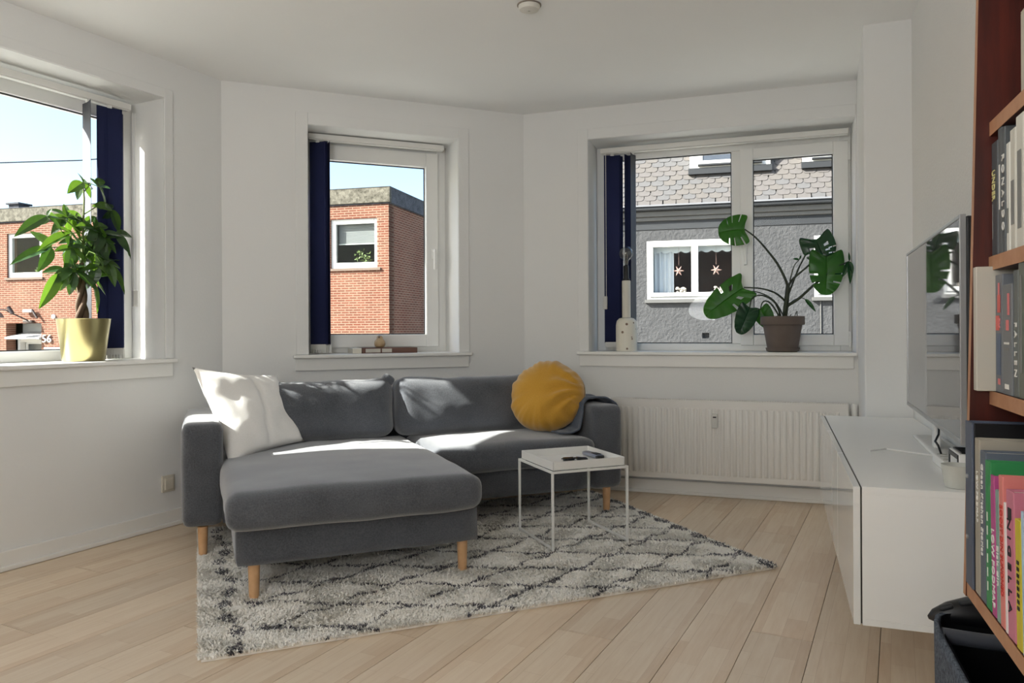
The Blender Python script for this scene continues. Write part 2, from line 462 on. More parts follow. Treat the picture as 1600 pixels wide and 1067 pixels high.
w1 = win_empty('window_1', A, aL); t0, t1 = LW[:2]
MB().frame(t0, t1, SILL, HEAD, (.075, .075, .055, .115), FY0, FY1).build('window_frame', PVC, w1, bevel=.004)
pane(w1, t0 + .075, t1 - .075, SILL + .055, HEAD - .115)
sill_parts(w1, t0, t1, t0 - .06, t1 + .055); casing(w1, t0, t1, .055)

w2 = win_empty('window_2', A, aM); t0, t1 = MW[:2]
MB().frame(t0, t1, SILL, HEAD, (.065, .068, .045, .06), FY0 + .012, FY1).build('window_frame', PVC, w2, bevel=.004)
MB().frame(t0 + .06, t1 - .064, SILL + .036, HEAD - .05, (.092, .086, .085, .10), FY0 - .022, FY1 - .02).build('sash', PVC, w2, bevel=.005)
pane(w2, t0 + .152, t1 - .15, SILL + .121, HEAD - .15)
handle(w2, 1.381, 1.60); sill_parts(w2, t0, t1, .405, 1.562); casing(w2, t0, t1, .075)

w3 = win_empty('window_3', B, aR); t0, t1 = RW[:2]
mb = MB(); mb.frame(t0, t1, SILL, HEAD, (.065, .065, .05, .095), FY0, FY1); mb.box(1.375, 1.445, FY0, FY1, SILL + .05, HEAD - .095)
mb.build('window_frame', PVC, w3, bevel=.004)
pane(w3, t0 + .065, 1.375, SILL + .05, HEAD - .095)
MB().frame(1.430, 2.092, SILL + .037, HEAD - .085, (.082, .09, .072, .075), FY0 - .025, FY1 - .02).build('sash', PVC, w3, bevel=.005)
pane(w3, 1.512, 2.002, SILL + .109, HEAD - .16)
handle(w3, 1.463, 1.60)
for z in (2.19, 1.0):
    MB().tube([(2.097, FY0 - .03, z - .05), (2.097, FY0 - .03, z + .05)], .008, 8).build('hinge', PVC, w3, smooth=40)
sill_parts(w3, t0, t1, .38, 2.108); casing(w3, t0, t1, .072, False)

# ------------------------------------------------------------------ vertical blinds
WEIGHT = pm('white_blind_weight', '#D9D8D3', .5, var=.02)
def blind(name, label, base, ang, rail, slats, cord):
    b = thing(name, label, 'blind', L3(base), ang, 'vertical blinds pushed to one side')
    r0, r1, zt = rail
    mb = MB(); mb.box(r0, r1, .165, .21, zt - .034, zt); mb.box(r0 + .004, r1 - .004, .17, .205, zt - .04, zt - .034)
    mb.build('head_rail', RAIL, b, bevel=.003)
    zb = SILL + .055
    for (ta, oa, tb, ob, mt) in slats:
        L_ = math.hypot(tb - ta, ob - oa); an = math.atan2(ob - oa, tb - ta)
        M = T((ta + tb) / 2, (oa + ob) / 2, 0) @ Rz(an)
        def fn(u, v, L_=L_): return ((u - .5) * L_, .006 * math.cos((u - .5) * PI), zb + v * (zt - .048 - zb))
        so_ = MB().grid(fn, 8, 1, M=M).build('slat', mt, b, smooth=180, solid=.0012)
        if mt is NAVYLIT: so_['label'] = 'navy slat coloured grey as if lit'
        m2 = MB(); m2.box(-L_ / 2 + .003, L_ / 2 - .003, -.003, .004, zb - .03, zb + .006, M=M)
        for q in range(9): m2.box(-L_ / 2 + .006 + q * L_ / 9, -L_ / 2 + .012 + q * L_ / 9, -.005, .006, zb - .05, zb - .002, M=M)
        m2.build('slat_weight', WEIGHT, b)
        MB().box(-.012, .012, -.002, .002, zt - .052, zt - .036, M=M).build('slat_hook', RAIL, b)
    if cord:
        t, o_ = cord
        MB().tube([(t - .008, o_, zt - .04), (t - .008, o_, 1.27)], .0022, 6).tube([(t + .008, o_, zt - .04), (t + .008, o_, 1.27)], .0022, 6).build('pull_cord', RAIL, b)
        MB().box(t - .014, t + .014, o_ - .01, o_ + .01, 1.21, 1.30).build('cord_weight', WEIGHT, b, bevel=.004)
    return b
sl1 = [(-.700, .240, -.736, .118, NAVYLIT), (-.656, .190, -.533, .155, NAVY)]
for i in range(7): sl1.append((-.500 + i * .006 - .1 * (i == 6), .240 - .004 * (i % 2), -.615 + i * .010, .182 - .006 * (i % 2), NAVY))
blind('vertical_blind', 'navy vertical blind beside the money tree in the left window', A, aL, (-1.66, -.47, 2.322), sl1, (-.445, .18))
sl2 = [(.540, .215, .632, .155, NAVY), (.648, .235, .655, .13, NAVY)]
for i in range(4): sl2.append((.545 + i * .014, .225, .628 + i * .006, .165, NAVY))
blind('vertical_blind', 'navy vertical blind in the narrow middle window over the sofa', A, aM, (.525, 1.435, 2.345), sl2, None)
sl3 = [(.530, .172, .640, .198, NAVY), (.672, .178, .712, .240, NAVY), (.722, .135, .738, .245, NAVYLIT)]
for i in range(4): sl3.append((.540 + i * .006, .205 + i * .008, .636 + i * .004, .222 + i * .007, NAVY))
blind('vertical_blind', 'navy vertical blind behind the pale table lamp in the right window', B, aR, (.505, 2.085, 2.325), sl3, (.535, .17))

# ------------------------------------------------------------------ sofa (local x = along the middle wall, y = -v into it)
sofa = thing('corner_sofa', 'charcoal grey fabric corner sofa with chaise and beech legs on the shag rug', 'sofa', L3(A), aM)
def SB(u0, u1, v0, v1, z0, z1, r=.03, n=(12, 12, 5), bulge=0, wr=0, seed=0, rot=0, ws=5):
    vs, fs = rbox(u1 - u0, v1 - v0, z1 - z0, r, n, bulge, wr, seed, ws)
    M = T((u0 + u1) / 2, -(v0 + v1) / 2, (z0 + z1) / 2) @ Rx(rot)
    return MB().add(vs, fs, 0, M)
SB(-.03, 1.96, .20, .975, .15, .315, .02, (20, 10, 4)).build('base', SOFA, sofa, smooth=180)
SB(.005, 1.005, .93, 1.70, .148, .315, .018, (12, 12, 5), wr=.002, seed=3).build('chaise_base', SOFA, sofa, smooth=180)
SB(-.03, 1.96, .20, .36, .28, .635, .04, (20, 6, 8)).build('backrest_frame', SOFA, sofa, smooth=180)
SB(-.205, -.02, .19, 1.0, .15, .64, .04, (8, 18, 12), wr=.003, seed=1).build('armrest', SOFA, sofa, smooth=180)
SB(1.955, 2.155, .19, 1.0, .15, .632, .04, (8, 18, 12), wr=.003, seed=2).build('armrest', SOFA, sofa, smooth=180)
SB(-.035, 1.005, .40, 1.79, .30, .452, .055, (26, 34, 8), bulge=.02, wr=.006, seed=4, ws=4).build('chaise_cushion', SOFA, sofa, smooth=180)
SB(1.0, 1.955, .40, 1.045, .305, .452, .05, (24, 16, 8), bulge=.018, wr=.006, seed=5, ws=4).build('seat_cushion', SOFA, sofa, smooth=180)
for i, (u0, u1) in enumerate(((-.012, .905), (.915, 1.945))):
    vs, fs = rbox(u1 - u0, .345, .20, .075, (36, 18, 10), bulge=.035, wr=.008, seed=8 + i, ws=6)
    for p in vs:      # slump: slightly lower middle, plump lower edge
        fx = p.x / ((u1 - u0) / 2)
        p.y -= .014 * (1 - fx * fx) * (1 if p.y > 0 else 0)
    M = T((u0 + u1) / 2, -.49, .628) @ Rx(PI / 2 - .15)
    MB().add(vs, fs, 0, M).build('back_cushion', SOFA, sofa, smooth=180)
# turned-in corner of the left back cushion
vs, fs = rbox(.075, .05, .06, .024, (6, 6, 6), wr=.004, seed=3)
MB().add(vs, fs, 0, T(.878, -.515, .785) @ Ry(.6)).build('cushion_corner', SOFA, sofa, smooth=180)
for (u, v) in ((-.112, .955), (2.07, .945), (.075, 1.655), (.945, 1.65), (-.112, .27), (2.07, .27)):
    MB().lathe([(.019, .012), (.0235, .15)], 20, M=T(u, -v, 0)).build('leg', BEECH, sofa, smooth=40)

def sp(u, v, z=0):
    p = A + mM * u - nout(mM) * v; return (p.x, p.y, z)

# ------------------------------------------------------------------ rug
ruglen, rugw = 2.385, 1.73
ro = Vector((-1.016, 2.41)); ra = aM + .008
rug = thing('shag_rug', 'cream shag rug with charcoal diamond lines under the sofa and tray table', 'rug', (ro.x, ro.y, 0), ra)
MB().box(0.012, ruglen - .012, .012, rugw - .012, .0008, .010).build('backing', CREAM, rug)
def rug_dark(a, b):
    wob = .012 * np.sin(a * 23 + b * 9) + .010 * np.sin(a * 51 - b * 37 + 1.3)
    bb = b + wob
    p = (a - .50) / .52; q = (bb - .055) / .262
    d1 = np.abs((p + q) - np.round(p + q)); d2 = np.abs((p - q) - np.round(p - q))
    d = np.minimum(d1, d2) * .235
    lines = d < .0085 + .0035 * np.sin(a * 37 + b * 29)
    edge = (np.abs(a - .115 - .02 * np.sin(b * 11)) < .016 + .014 * np.sin(b * 43)) | (np.abs(a - (ruglen - .03)) < .02 + .018 * np.sin(b * 38))
    inner = (a > .17) & (a < ruglen - .04)
    return (lines & inner) | edge
def rug_pile():
    n = 270000
    a = rng.uniform(.004, ruglen - .004, n); b = rng.uniform(.004, rugw - .004, n)
    ph = 2.2 * np.sin(a * 9 + np.sin(b * 13)) + 2.0 * np.sin(b * 11 + 2 * np.sin(a * 6)) + rng.normal(0, 1.3, n)
    dark = rug_dark(a, b) & (rng.random(n) < np.where(a < .2, .5, .66))
    L = rng.uniform(.014, .023, n) * np.where(dark, 1.05, 1)
    lean = rng.uniform(.5, 1.25, n); w = rng.uniform(.0019, .0034, n)
    dx, dy = np.cos(ph), np.sin(ph); px, py = -dy, dx
    k1 = .5; l1 = L * k1
    z0 = np.full(n, .009)
    mx = a + dx * l1 * np.sin(lean * .5); my = b + dy * l1 * np.sin(lean * .5); mz = z0 + l1 * np.cos(lean * .5)
    tx = mx + dx * l1 * np.sin(lean * 1.25); ty = my + dy * l1 * np.sin(lean * 1.25); tz = mz + l1 * np.cos(lean * 1.25) * .8
    V = np.empty((n, 5, 3), np.float32)
    V[:, 0] = np.stack([a - px * w, b - py * w, z0], 1); V[:, 1] = np.stack([a + px * w, b + py * w, z0], 1)
    V[:, 2] = np.stack([mx - px * w, my - py * w, mz], 1); V[:, 3] = np.stack([mx + px * w, my + py * w, mz], 1)
    V[:, 4] = np.stack([tx, ty, tz], 1)
    base = (np.arange(n) * 5)[:, None]
    tri = np.concatenate([base + np.array([0, 1, 3]), base + np.array([0, 3, 2]), base + np.array([2, 3, 4])], 1).reshape(-1)
    me = bpy.data.meshes.new('pile'); nf = n * 3
    me.vertices.add(n * 5); me.vertices.foreach_set('co', V.reshape(-1))
    me.loops.add(nf * 3); me.loops.foreach_set('vertex_index', tri.astype(np.int32))
    me.polygons.add(nf); me.polygons.foreach_set('loop_start', np.arange(nf, dtype=np.int32) * 3)
    for m in (CREAM, CREAM2, DARKW): me.materials.append(m)
    mi = np.where(dark, 2, (rng.random(n) < .5).astype(int)); me.polygons.foreach_set('material_index', np.repeat(mi, 3).astype(np.int32))
    me.update(calc_edges=True); me.validate()
    o = bpy.data.objects.new('pile', me); COL.objects.link(o); o.parent = rug; o['kind'] = 'stuff'
rug_pile()

# ------------------------------------------------------------------ cushions and throw
def pillow(S, Th, wr, seed):
    mb = MB(); n = 30
    for sgn in (1, -1):
        def fn(u, v, sgn=sgn):
            x, y = 2 * u - 1, 2 * v - 1
            e = max(0, (1 - x * x)) * max(0, (1 - y * y))
            t = Th * (e ** .42)
            X = x * (1 - .09 * (1 - y * y)) * S / 2; Y = y * (1 - .09 * (1 - x * x)) * S / 2
            Y *= 1 - .16 * x
            p = Vector((X, Y, sgn * t))
            k = min(1, e * 6)
            p += noise.noise_vector(Vector((X * 6 + seed, Y * 6, sgn))) * wr * k + noise.noise_vector(Vector((X * 17, Y * 17 + seed, sgn))) * wr * .35 * k
            crease = math.exp(-((X - .03 - .12 * Y) / .012) ** 2) * .012 * k
            p.z -= sgn * crease
            return p
        mb.grid(fn, n, n)
    return mb
o = pillow(.49, .075, .016, 4.2).build('throw_pillow', WHITEC, smooth=180, weld=True)
# bottom edge from (u,v)=(-.01,.87) to (.39,.60); leaning back into the sofa corner
b0, b1 = Vector(sp(-.02, .885, .462)), Vector(sp(.385, .615, .462)); ex = (b1 - b0).normalized()
back = Vector((0, 0, 1)).cross(ex); ey = (Vector((0, 0, 1)) * .38 + back * .24).normalized(); ez = ex.cross(ey)
ctr = (b0 + b1) / 2 + ey * .212 + ez * .02
o.matrix_world = Matrix(((ex.x, ey.x, ez.x, ctr.x), (ex.y, ey.y, ez.y, ctr.y), (ex.z, ey.z, ez.z, ctr.z), (0, 0, 0, 1)))
tag(o, 'square white cotton pillow leaning in the left corner of the sofa', 'pillow')

mb = MB()
for sgn in (1, -1):
    def fn(u, v, sgn=sgn):
        r = math.sin(u * PI / 2); th = 2 * PI * v
        t = .135 * math.sqrt(max(0, 1 - r ** 2.6))
        pl = .007 * math.sin(th * 26 + 3 * math.sin(th * 3)) * r ** 5 + .006 * math.sin(th * 11) * r ** 3
        R_ = .222 * r * (1 + .02 * math.sin(th * 2 + 1) + .012 * math.sin(th * 5))
        X, Y = R_ * math.cos(th), R_ * math.sin(th)
        w = noise.noise_vector(Vector((X * 7, Y * 7, sgn * 2 + 9)))
        # long gathers running from the right-hand rim
        ga = math.atan2(Y - .03, X - .25); gd = math.hypot(X - .25, Y - .03)
        g = .015 * math.sin(ga * 13 + 2 * w.x) * math.exp(-((gd - .12) / .12) ** 2)
        return (X + w.x * .008, Y + w.y * .008, sgn * (t + pl * .4 + g * (1 - r ** 4)) + pl + w.z * .012)
    mb.grid(fn, 34, 110)
o = mb.build('round_cushion', MUST, smooth=180, weld=True)
nrm = Vector((-.30, -.86, .42)).normalized(); ex = Vector((0, 0, 1)).cross(nrm).normalized(); ey = nrm.cross(ex); ctr = Vector(sp(1.80, .715, .672))
o.matrix_world = Matrix(((ex.x, ey.x, nrm.x, ctr.x), (ex.y, ey.y, nrm.y, ctr.y), (ex.z, ey.z, nrm.z, ctr.z), (0, 0, 0, 1)))
tag(o, 'round mustard yellow velvet cushion with pleats at the right end of the sofa', 'cushion')

path = [(1.78, .470), (1.85, .472), (1.895, .49), (1.918, .56), (1.935, .635), (1.975, .653), (2.05, .654), (2.11, .65), (2.152, .63), (2.168, .585)]
def thf(u, v):
    s = u * (len(path) - 1); i = min(int(s), len(path) - 2); f = s - i
    x = path[i][0] * (1 - f) + path[i + 1][0] * f; z = path[i][1] * (1 - f) + path[i + 1][1] * f
    vv = .42 + .50 * v + .03 * math.sin(u * 7) - .05 * (1 - u) * (v - 1)
    w = noise.noise_vector(Vector((x * 8, vv * 8, 3)))
    fold = .011 * (1 + math.sin(vv * 46 + w.x * 3))
    return (x - .4 * fold * (1 if u < .45 else -.2), -vv, z + fold * (.6 if u > .4 else .3) + .004)
o = MB().grid(thf, 44, 34).build('throw_blanket', THROW, smooth=180, solid=.008)
o.location = L3(A); o.rotation_euler = (0, 0, aM)
tag(o, 'slate grey blanket draped over the right sofa arm behind the mustard cushion', 'blanket')

# ------------------------------------------------------------------ tray table with its things
tt = thing('tray_table', 'small square white metal tray table standing on the rug before the sofa', 'table', (.3004, 3.8243, 0), .385)
S_ = .195
mb = MB(); mb.box(-S_, S_, -S_, S_, .398, .402)
for (x0, x1, y0, y1) in ((-S_, S_, -S_, -S_ + .004), (-S_, S_, S_ - .004, S_), (-S_, -S_ + .004, -S_, S_), (S_ - .004, S_, -S_, S_)): mb.box(x0, x1, y0, y1, .398, .440)
mb.build('tray', STEELW, tt, bevel=.001)
F_ = S_ + .008; q = .0055
fr = MB()
for (x0, y0, x1, y1) in ((-F_, -F_, F_, -F_), (-F_, F_, F_, F_)): fr.box(min(x0, x1) - q, max(x0, x1) + q, y0 - q, y0 + q, .386, .397)
for x in (-F_, F_): fr.box(x - q, x + q, -F_ + q, F_ - q, .386, .397)
fr.build('top_frame', STEELW, tt, bevel=.001)
for (x, y) in ((-F_, -F_), (F_, -F_), (F_, F_), (-F_, F_)):
    MB().box(x - q, x + q, y - q, y + q, .014, .386).build('leg', STEELW, tt, bevel=.001)
for x in (-F_, F_):
    MB().box(x - q, x + q, -F_ + q, F_ - q, .026, .036).build('foot_bar', STEELW, tt, bevel=.001)

rc = thing('remote_control', 'black and silver remote control lying on the white tray', 'remote', (.420, 3.935, .4025), math.radians(-67))
vs, fs = rbox(.17, .044, .020, .009, (16, 8, 4), bulge=.003); MB().add(vs, fs, 0, T(0, 0, .0115)).build('shell', pm('silver_remote', '#8F93A0', .3, .4), rc, smooth=180)
vs, fs = rbox(.06, .030, .006, .0028, (8, 6, 3)); MB().add(vs, fs, 0, T(.035, 0, .0235)).build('key_panel', BLACKP, rc, smooth=180)
vs, fs = rbox(.03, .0445, .020, .009, (8, 8, 4)); MB().add(vs, fs, 0, T(.073, 0, .0113)).build('end_cap', BLACKP, rc, smooth=180)
for k in range(4):
    for j in (-1, 1): MB().lathe([(.0032, 0), (.0032, .0015), (.002, .002)], 10, M=T(-.06 + k * .016, j * .008, .0215)).build('button', BLACKP, rc)
gs = thing('sunglasses', 'dark folded sunglasses lying on the white tray', 'glasses', (.318, 3.825, .4025), .03)
LENS = pm('dark_lens', '#15161A', .12)
for sx in (-1, 1):
    vs, fs = rbox(.060, .046, .012, .0058, (12, 10, 3)); MB().add(vs, fs, 0, T(sx * .034, 0, .0105) @ Ry(sx * .06)).build('lens', LENS, gs, smooth=180)
MB().tube([(-.008, .012, .011), (0, .017, .013), (.008, .012, .011)], .003, 8).build('bridge', BLACKP, gs, smooth=40)
for sx in (-1, 1):
    MB().tube([(sx * .064, .02, .008), (sx * .05, .036, .006), (-sx * .045, .04 + sx * .006, .006), (-sx * .066, .03, .005)], .0028, 6).build('temple', BLACKP, gs, smooth=40)

# ------------------------------------------------------------------ radiator
rad = thing('panel_radiator', 'long white ribbed panel radiator below the right window', 'radiator', L3(B), aR)
r0, r1, rz0, rz1 = .30, 2.055, .118, .618
RADW = pm('white_radiator_enamel', '#E8E6E1', .38, var=.01)
mb = MB(); mb.box(r0, r1, -.105, -.098, rz0, rz1 - .004)
npit = int((r1 - r0 - .05) / .0367)
for i in range(npit):
    x = r0 + .028 + i * .0367
    prof = [(0, 0), (.006, .007), (.019, .007), (.025, 0)]
    zt_, zb_ = rz1 - .048, rz0 + .032
    v = [(x + a, -.1051 - b, zb_ + (0 if b == 0 else .012)) for a, b in prof] + [(x + a, -.1051 - b, zt_ - (0 if b == 0 else .012)) for a, b in prof]
    mb.add(v, [(0, 1, 5, 4), (1, 2, 6, 5), (2, 3, 7, 6), (0, 3, 2, 1), (4, 5, 6, 7)])
mb.build('front_panel', RADW, rad, smooth=50)
MB().box(r0, r1, -.045, -.038, rz0, rz1 - .004).build('rear_panel', RADW, rad)
for x in (r0, r1 - .005): MB().box(x - .001, x + .006, -.104, -.038, rz0 + .02, rz1).build('side_cover', RADW, rad, bevel=.002)
mb = MB(); mb.box(r0, r1, -.106, -.090, rz1 - .004, rz1 + .002); mb.box(r0, r1, -.052, -.036, rz1 - .004, rz1 + .002)
for i in range(118): mb.box(r0 + .008 + i * .0148, r0 + .014 + i * .0148, -.090, -.052, rz1 - .003, rz1 + .002)
mb.build('top_grille', RADW, rad)
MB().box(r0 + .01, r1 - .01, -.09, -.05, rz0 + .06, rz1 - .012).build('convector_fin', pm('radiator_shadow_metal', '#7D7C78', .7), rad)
h = MB(); h.box(1.268, 1.304, -.140, -.112, .452, .540); h.build('heat_meter', pm('pale_grey_meter', '#D5D4CF', .5), rad, bevel=.004)
MB().box(1.276, 1.296, -.1415, -.1395, .516, .524).build('meter_display', BLACKP, rad)
MB().lathe([(.017, 0), (.019, .01), (.019, .055), (.012, .07), (.0, .071)], 16, M=T(2.088, -.075, .548)).build('valve_knob', PVC, rad, smooth=40)
MB().tube([(2.088, -.075, .55), (2.088, -.075, .03), (2.088, -.06, .002)], .009, 10).build('pipe', RADW, rad, smooth=40)
for x in (.5, 1.9): MB().box(x - .015, x + .015, -.038, -.0005, .2, .56).build('wall_bracket', RADW, rad)

# ------------------------------------------------------------------ ceiling rose, socket
cr = thing('ceiling_rose', 'round white ceiling rose at the top of the picture', 'ceiling rose', (.0867, 3.461, CEILZ))
MB().lathe([(.05, -.0005), (.05, -.012), (.044, -.024), (.020, -.030), (.006, -.030), (.006, -.020), (0, -.020)], 32).build('cover', pm('old_white_plastic', '#E2DFD6', .5), cr, smooth=40)
MB().lathe([(.056, -.0005), (.056, -.004), (.05, -.005)], 32).build('rim', pm('brown_rim', '#8E8378', .6), cr)
so = thing('wall_socket', 'small ivory wall socket above the skirting beside the sofa arm', 'socket', L3(A - Vector((0, 0)), 0), aL)
MB().box(-.425, -.345, -.012, -.0005, .19, .282).build('plate', pm('ivory_plastic', '#DAD3C4', .5), so, bevel=.004)
MB().box(-.412, -.358, -.020, -.012, .203, .269).build('rocker', pm('ivory_plastic', '#DAD3C4', .5), so, bevel=.005)

# ------------------------------------------------------------------ television cabinet and its things (frame K: x towards the camera along the side wall, y into the wall)
def kp(x, y, z=0): p = E0 + ka * x + kn * y; return (p.x, p.y, z)
MATW = pm('white_foil', '#F4F4F1', .25, var=.008); GLOSSW = pm('high_gloss_white', '#E9E9E6', .06, var=.004)
cab = thing('media_cabinet', 'long low white wall-hung media cabinet with high-gloss doors', 'cabinet', kp(0, 0), aK)
X0, X1 = .02, 1.817
mb = MB(); mb.box(X0, X1, -.385, .012, .618, .636); mb.box(X0, X1, -.385, .012, .256, .274)
for x in (X0, X0 + .594, X0 + 1.191, X1 - .018): mb.box(x, x + .018, -.385, .012, .274, .618)
mb.box(X0, X1, .002, .012, .274, .618); mb.build('carcass', MATW, cab, bevel=.001)
MB().box(X0 + .003, X1 - .003, -.3888, -.3852, .26, .632).build('door_gap', pm('dark_gap', '#3A3733', .8), cab)
dw = (X1 - X0) / 3
for k in range(3):
    d = MB().box(X0 + k * dw + .0015, X0 + (k + 1) * dw - .0015, -.407, -.389, .256, .6345).build('door', GLOSSW, cab, bevel=.0015)
    if k: MB().box(X0 + k * dw + .004, X0 + k * dw + .012, -.3885, -.385, .61, .628).build('push_latch', STEELW, cab)

tv = thing('television', 'slim flat television with silver bezel and glossy screen on the cabinet', 'television', kp(.47, -.078, .636), aK - .031)
SIL = pm('brushed_silver', '#B9BABB', .3, .8); SCR = pm('dark_glossy_screen', '#858587', .03, .75, var=.01)
tw, z0, z1 = 1.205, .104, .752
SCR2 = SCR
MB().frame(0, tw, z0, z1, (.010, .010, .014, .010), -.004, .012).build('bezel', SIL, tv, bevel=.0015)
MB().box(.010, tw - .010, -.001, .010, z0 + .014, z1 - .010).build('screen', SCR, tv)
MB().box(.004, tw - .004, .012, .030, z0 + .004, z1 - .004).build('back_shell', BLACKP, tv, bevel=.006)
MB().box(tw / 2 - .03, tw / 2 + .03, .012, .03, .012, z0 + .02).build('stand_neck', STEELW, tv, bevel=.003)
vs, fs = rbox(.70, .085, .012, .0055, (14, 10, 3)); MB().add(vs, fs, 0, T(tw / 2, .03, .0065)).build('stand_foot', STEELW, tv, smooth=180)
# things under and beside the television
bx = thing('set_top_box', 'small white and black box at the near end of the cabinet', 'box', kp(1.515, -.118, .636), aK)
MB().box(0, .13, 0, .085, .001, .075).build('housing', STEELW, bx, bevel=.003)
MB().frame(.004, .126, .004, .071, (.012, .006, .008, .012), -.003, .0015).build('front_frame', BLACKP, bx)
MB().box(.01, .12, .008, .078, .075, .079).build('top_panel', BLACKP, bx)
cp = thing('small_pot', 'small pale grey empty pot by the white and black box', 'pot', kp(1.748, -.142, .636))
PALE = pm('pale_grey_ceramic', '#C9C9C0', .4)
MB().lathe([(.030, .001), (.040, .062), (.036, .062), (.027, .008), (0, .008)], 28).build('body', PALE, cp, smooth=40)
cd = MB().tube([kp(1.18, -.30, .640), kp(1.12, -.24, .641), kp(1.18, -.17, .641), kp(1.24, -.09, .641), kp(1.34, -.06, .641)], .003, 6).build('white_cable', STEELW, smooth=40)
tag(cd, 'thin white cable lying across the cabinet top', 'cable')
cd = MB().tube([kp(1.20, -.09, .735), kp(1.25, -.10, .715), kp(1.31, -.12, .70), kp(1.33, -.115, .69), kp(1.36, -.112, .668)], .0035, 6).build('black_cable', BLACKP, smooth=40)
tag(cd, 'short black cable hanging from the television to the power strip', 'cable')
ps = thing('power_strip', 'white power strip lying below the television', 'power strip', kp(1.33, -.112, .636), aK)
MB().box(0, .17, -.02, .025, .001, .030).build('housing', STEELW, ps, bevel=.004)
for k in range(3): MB().lathe([(.014, 0), (.014, .0012)], 16, M=T(.03 + k * .05, .002, .0302)).build('outlet', PALE, ps)
cc = thing('upright_box', 'slim white upright box at the near end of the cabinet beside the television', 'box', kp(1.684, -.120, .636), aK)
MB().box(0, .018, 0, .03, .001, .245).build('housing', STEELW, cc, bevel=.004); MB().box(.003, .015, .003, .027, .245, .249).build('top_cap', PALE, cc, bevel=.001)
cc.location = kp(0, 0); cc.rotation_euler = (0, 0, aK); tag(cc, 'narrow white cable duct on the wall behind the television', 'cable duct')

# ------------------------------------------------------------------ bookcase
TEAK = NT('reddish_teak').set(.4, 0, .4)
_v = TEAK.coord(scale=(3, 3, .35)); _g = TEAK.noise(_v, 14, 6, .6)
TEAK.link(TEAK.ramp(_g, [(.3, lin('#541E12')), (.7, lin('#37120B'))]), TEAK.b.inputs['Base Color']); TEAK = TEAK.m
TEAKE = pm('pale_teak_edge', '#B98A68', .5, hex2='#A67553', vscale=30)
bc = thing('bookcase', 'tall reddish teak wall-hung bookcase full of books at the right edge', 'bookcase', kp(2.54, 0), aK)
BWD = 1.0
def side_panel(x):
    mb = MB(); yb, yt = -.288, -.245; zt = 2.45
    v = [(x, yb, .596), (x + .018, yb, .596), (x + .018, .012, .596), (x, .012, .596), (x, yt, zt), (x + .018, yt, zt), (x + .018, .012, zt), (x, .012, zt)]
    mb.add(v, [(0, 3, 2, 1), (4, 5, 6, 7), (1, 2, 6, 5), (2, 3, 7, 6), (3, 0, 4, 7)]); mb.add(v, [(0, 1, 5, 4)], 1)
    return mb.build('side_panel', [TEAK, TEAKE], bc)
side_panel(0); side_panel(BWD)
MB().box(.018, BWD, .004, .012, .60, 2.45).build('back_panel', TEAK, bc)
SH = {'low': (.622, -.286), 'mid': (.960, -.250), 'up': (1.193, -.250), 'top': (1.428, -.248)}
def shelf(z, d):
    mb = MB(); mb.box(.018, BWD, d + .001, .004, z - .024, z); mb.box(.018, BWD, d, d + .001, z - .024, z, 1); mb.build('shelf', [TEAK, TEAKE], bc)
for z, d in SH.values(): shelf(z, d)
shelf(1.80, -.24); shelf(2.40, -.24)

INKW = pm('white_ink', '#E8E6E0', .6); INKK = pm('black_ink', '#1A1A1C', .6); INKY = pm('pale_yellow_ink', '#E3DC9A', .6); INKR = pm('red_ink', '#C8453C', .6)
INKG = pm('grey_ink', '#7F7F7C', .6); INKP = pm('pink_ink', '#E07C7C', .6)
PAGES = pm('paper_pages', '#E4DECF', .8, bump=.2, bscale=400)
def cmat(h): return pm('cover_' + h.strip('#').lower(), h, .45, var=.03)
# text plane on a spine: reads downward, faces -y
SPM = Matrix(((0, 1, 0, 0), (0, 0, -1, 0), (-1, 0, 0, 0), (0, 0, 0, 1)))
def book(x0, x1, z, hgt, d, depth, hexc, label, titles=(), lean=0, group='books on the teak bookcase', blocks=()):
    """titles: (words, material, centre height, length, letter height, x shift)"""
    w = x1 - x0; cm = cmat(hexc)
    b = thing('book', label, 'book', kp(x0 + w / 2, d, z), aK, group)
    if lean: b.rotation_euler = (0, 0, 0); b.matrix_world = T(*kp(x0 + w / 2, d, z)) @ Rz(aK) @ Ry(-lean)
    t = min(.003, w * .2)
    mb = MB(); mb.box(-w / 2, -w / 2 + t, 0, depth, .0006, hgt); mb.box(w / 2 - t, w / 2, 0, depth, .0006, hgt); mb.box(-w / 2 + t, w / 2 - t, 0, t, .0006, hgt)
    mb.build('cover', cm, b, bevel=min(.0012, t * .4))
    MB().box(-w / 2 + t, w / 2 - t, t, depth - .004, .004, hgt - .004).build('pages', PAGES, b)
    for (s, m, cz, ln, lh, xs) in titles: text('spine_title', s, m, b, T(xs, -.0006, cz) @ SPM, ln, lh)
    for (xa, xb, za, zb, m) in blocks: MB().box(xa, xb, -.0011, -.0004, za, zb).build('spine_print', m, b)
    return b
zu, du = SH['up'][0], -.246
book(2.563, 2.599, zu, .196, du, .17, '#4A4D50', 'dark grey book with yellow spine word, first on the upper shelf', [('UNDER', INKY, .122, .052, .016, -.006)], blocks=[(-.012, -.009, .03, .09, INKG)])
book(2.604, 2.626, zu, .220, du, .17, '#5D6163', 'slim grey book between the yellow-titled book and its larger grey neighbour', blocks=[(-.004, .002, .075, .15, INKW)])
book(2.627, 2.648, zu, .207, du - .001, .17, '#54585A', 'grey book with large white spaced capitals on the upper shelf', [('R O N A L D O', INKW, .100, .125, .013, 0)])
book(2.652, 2.670, zu, .176, du, .16, '#D8D7CE', 'thin off-white book right of the white-lettered grey book', blocks=[(-.003, .003, .03, .07, INKG)])
book(2.674, 2.702, zu, .192, du, .16, '#CBC8BC', 'cream paperback with faint grey spine print on the upper shelf', blocks=[(-.007, .007, .04, .11, INKG)])
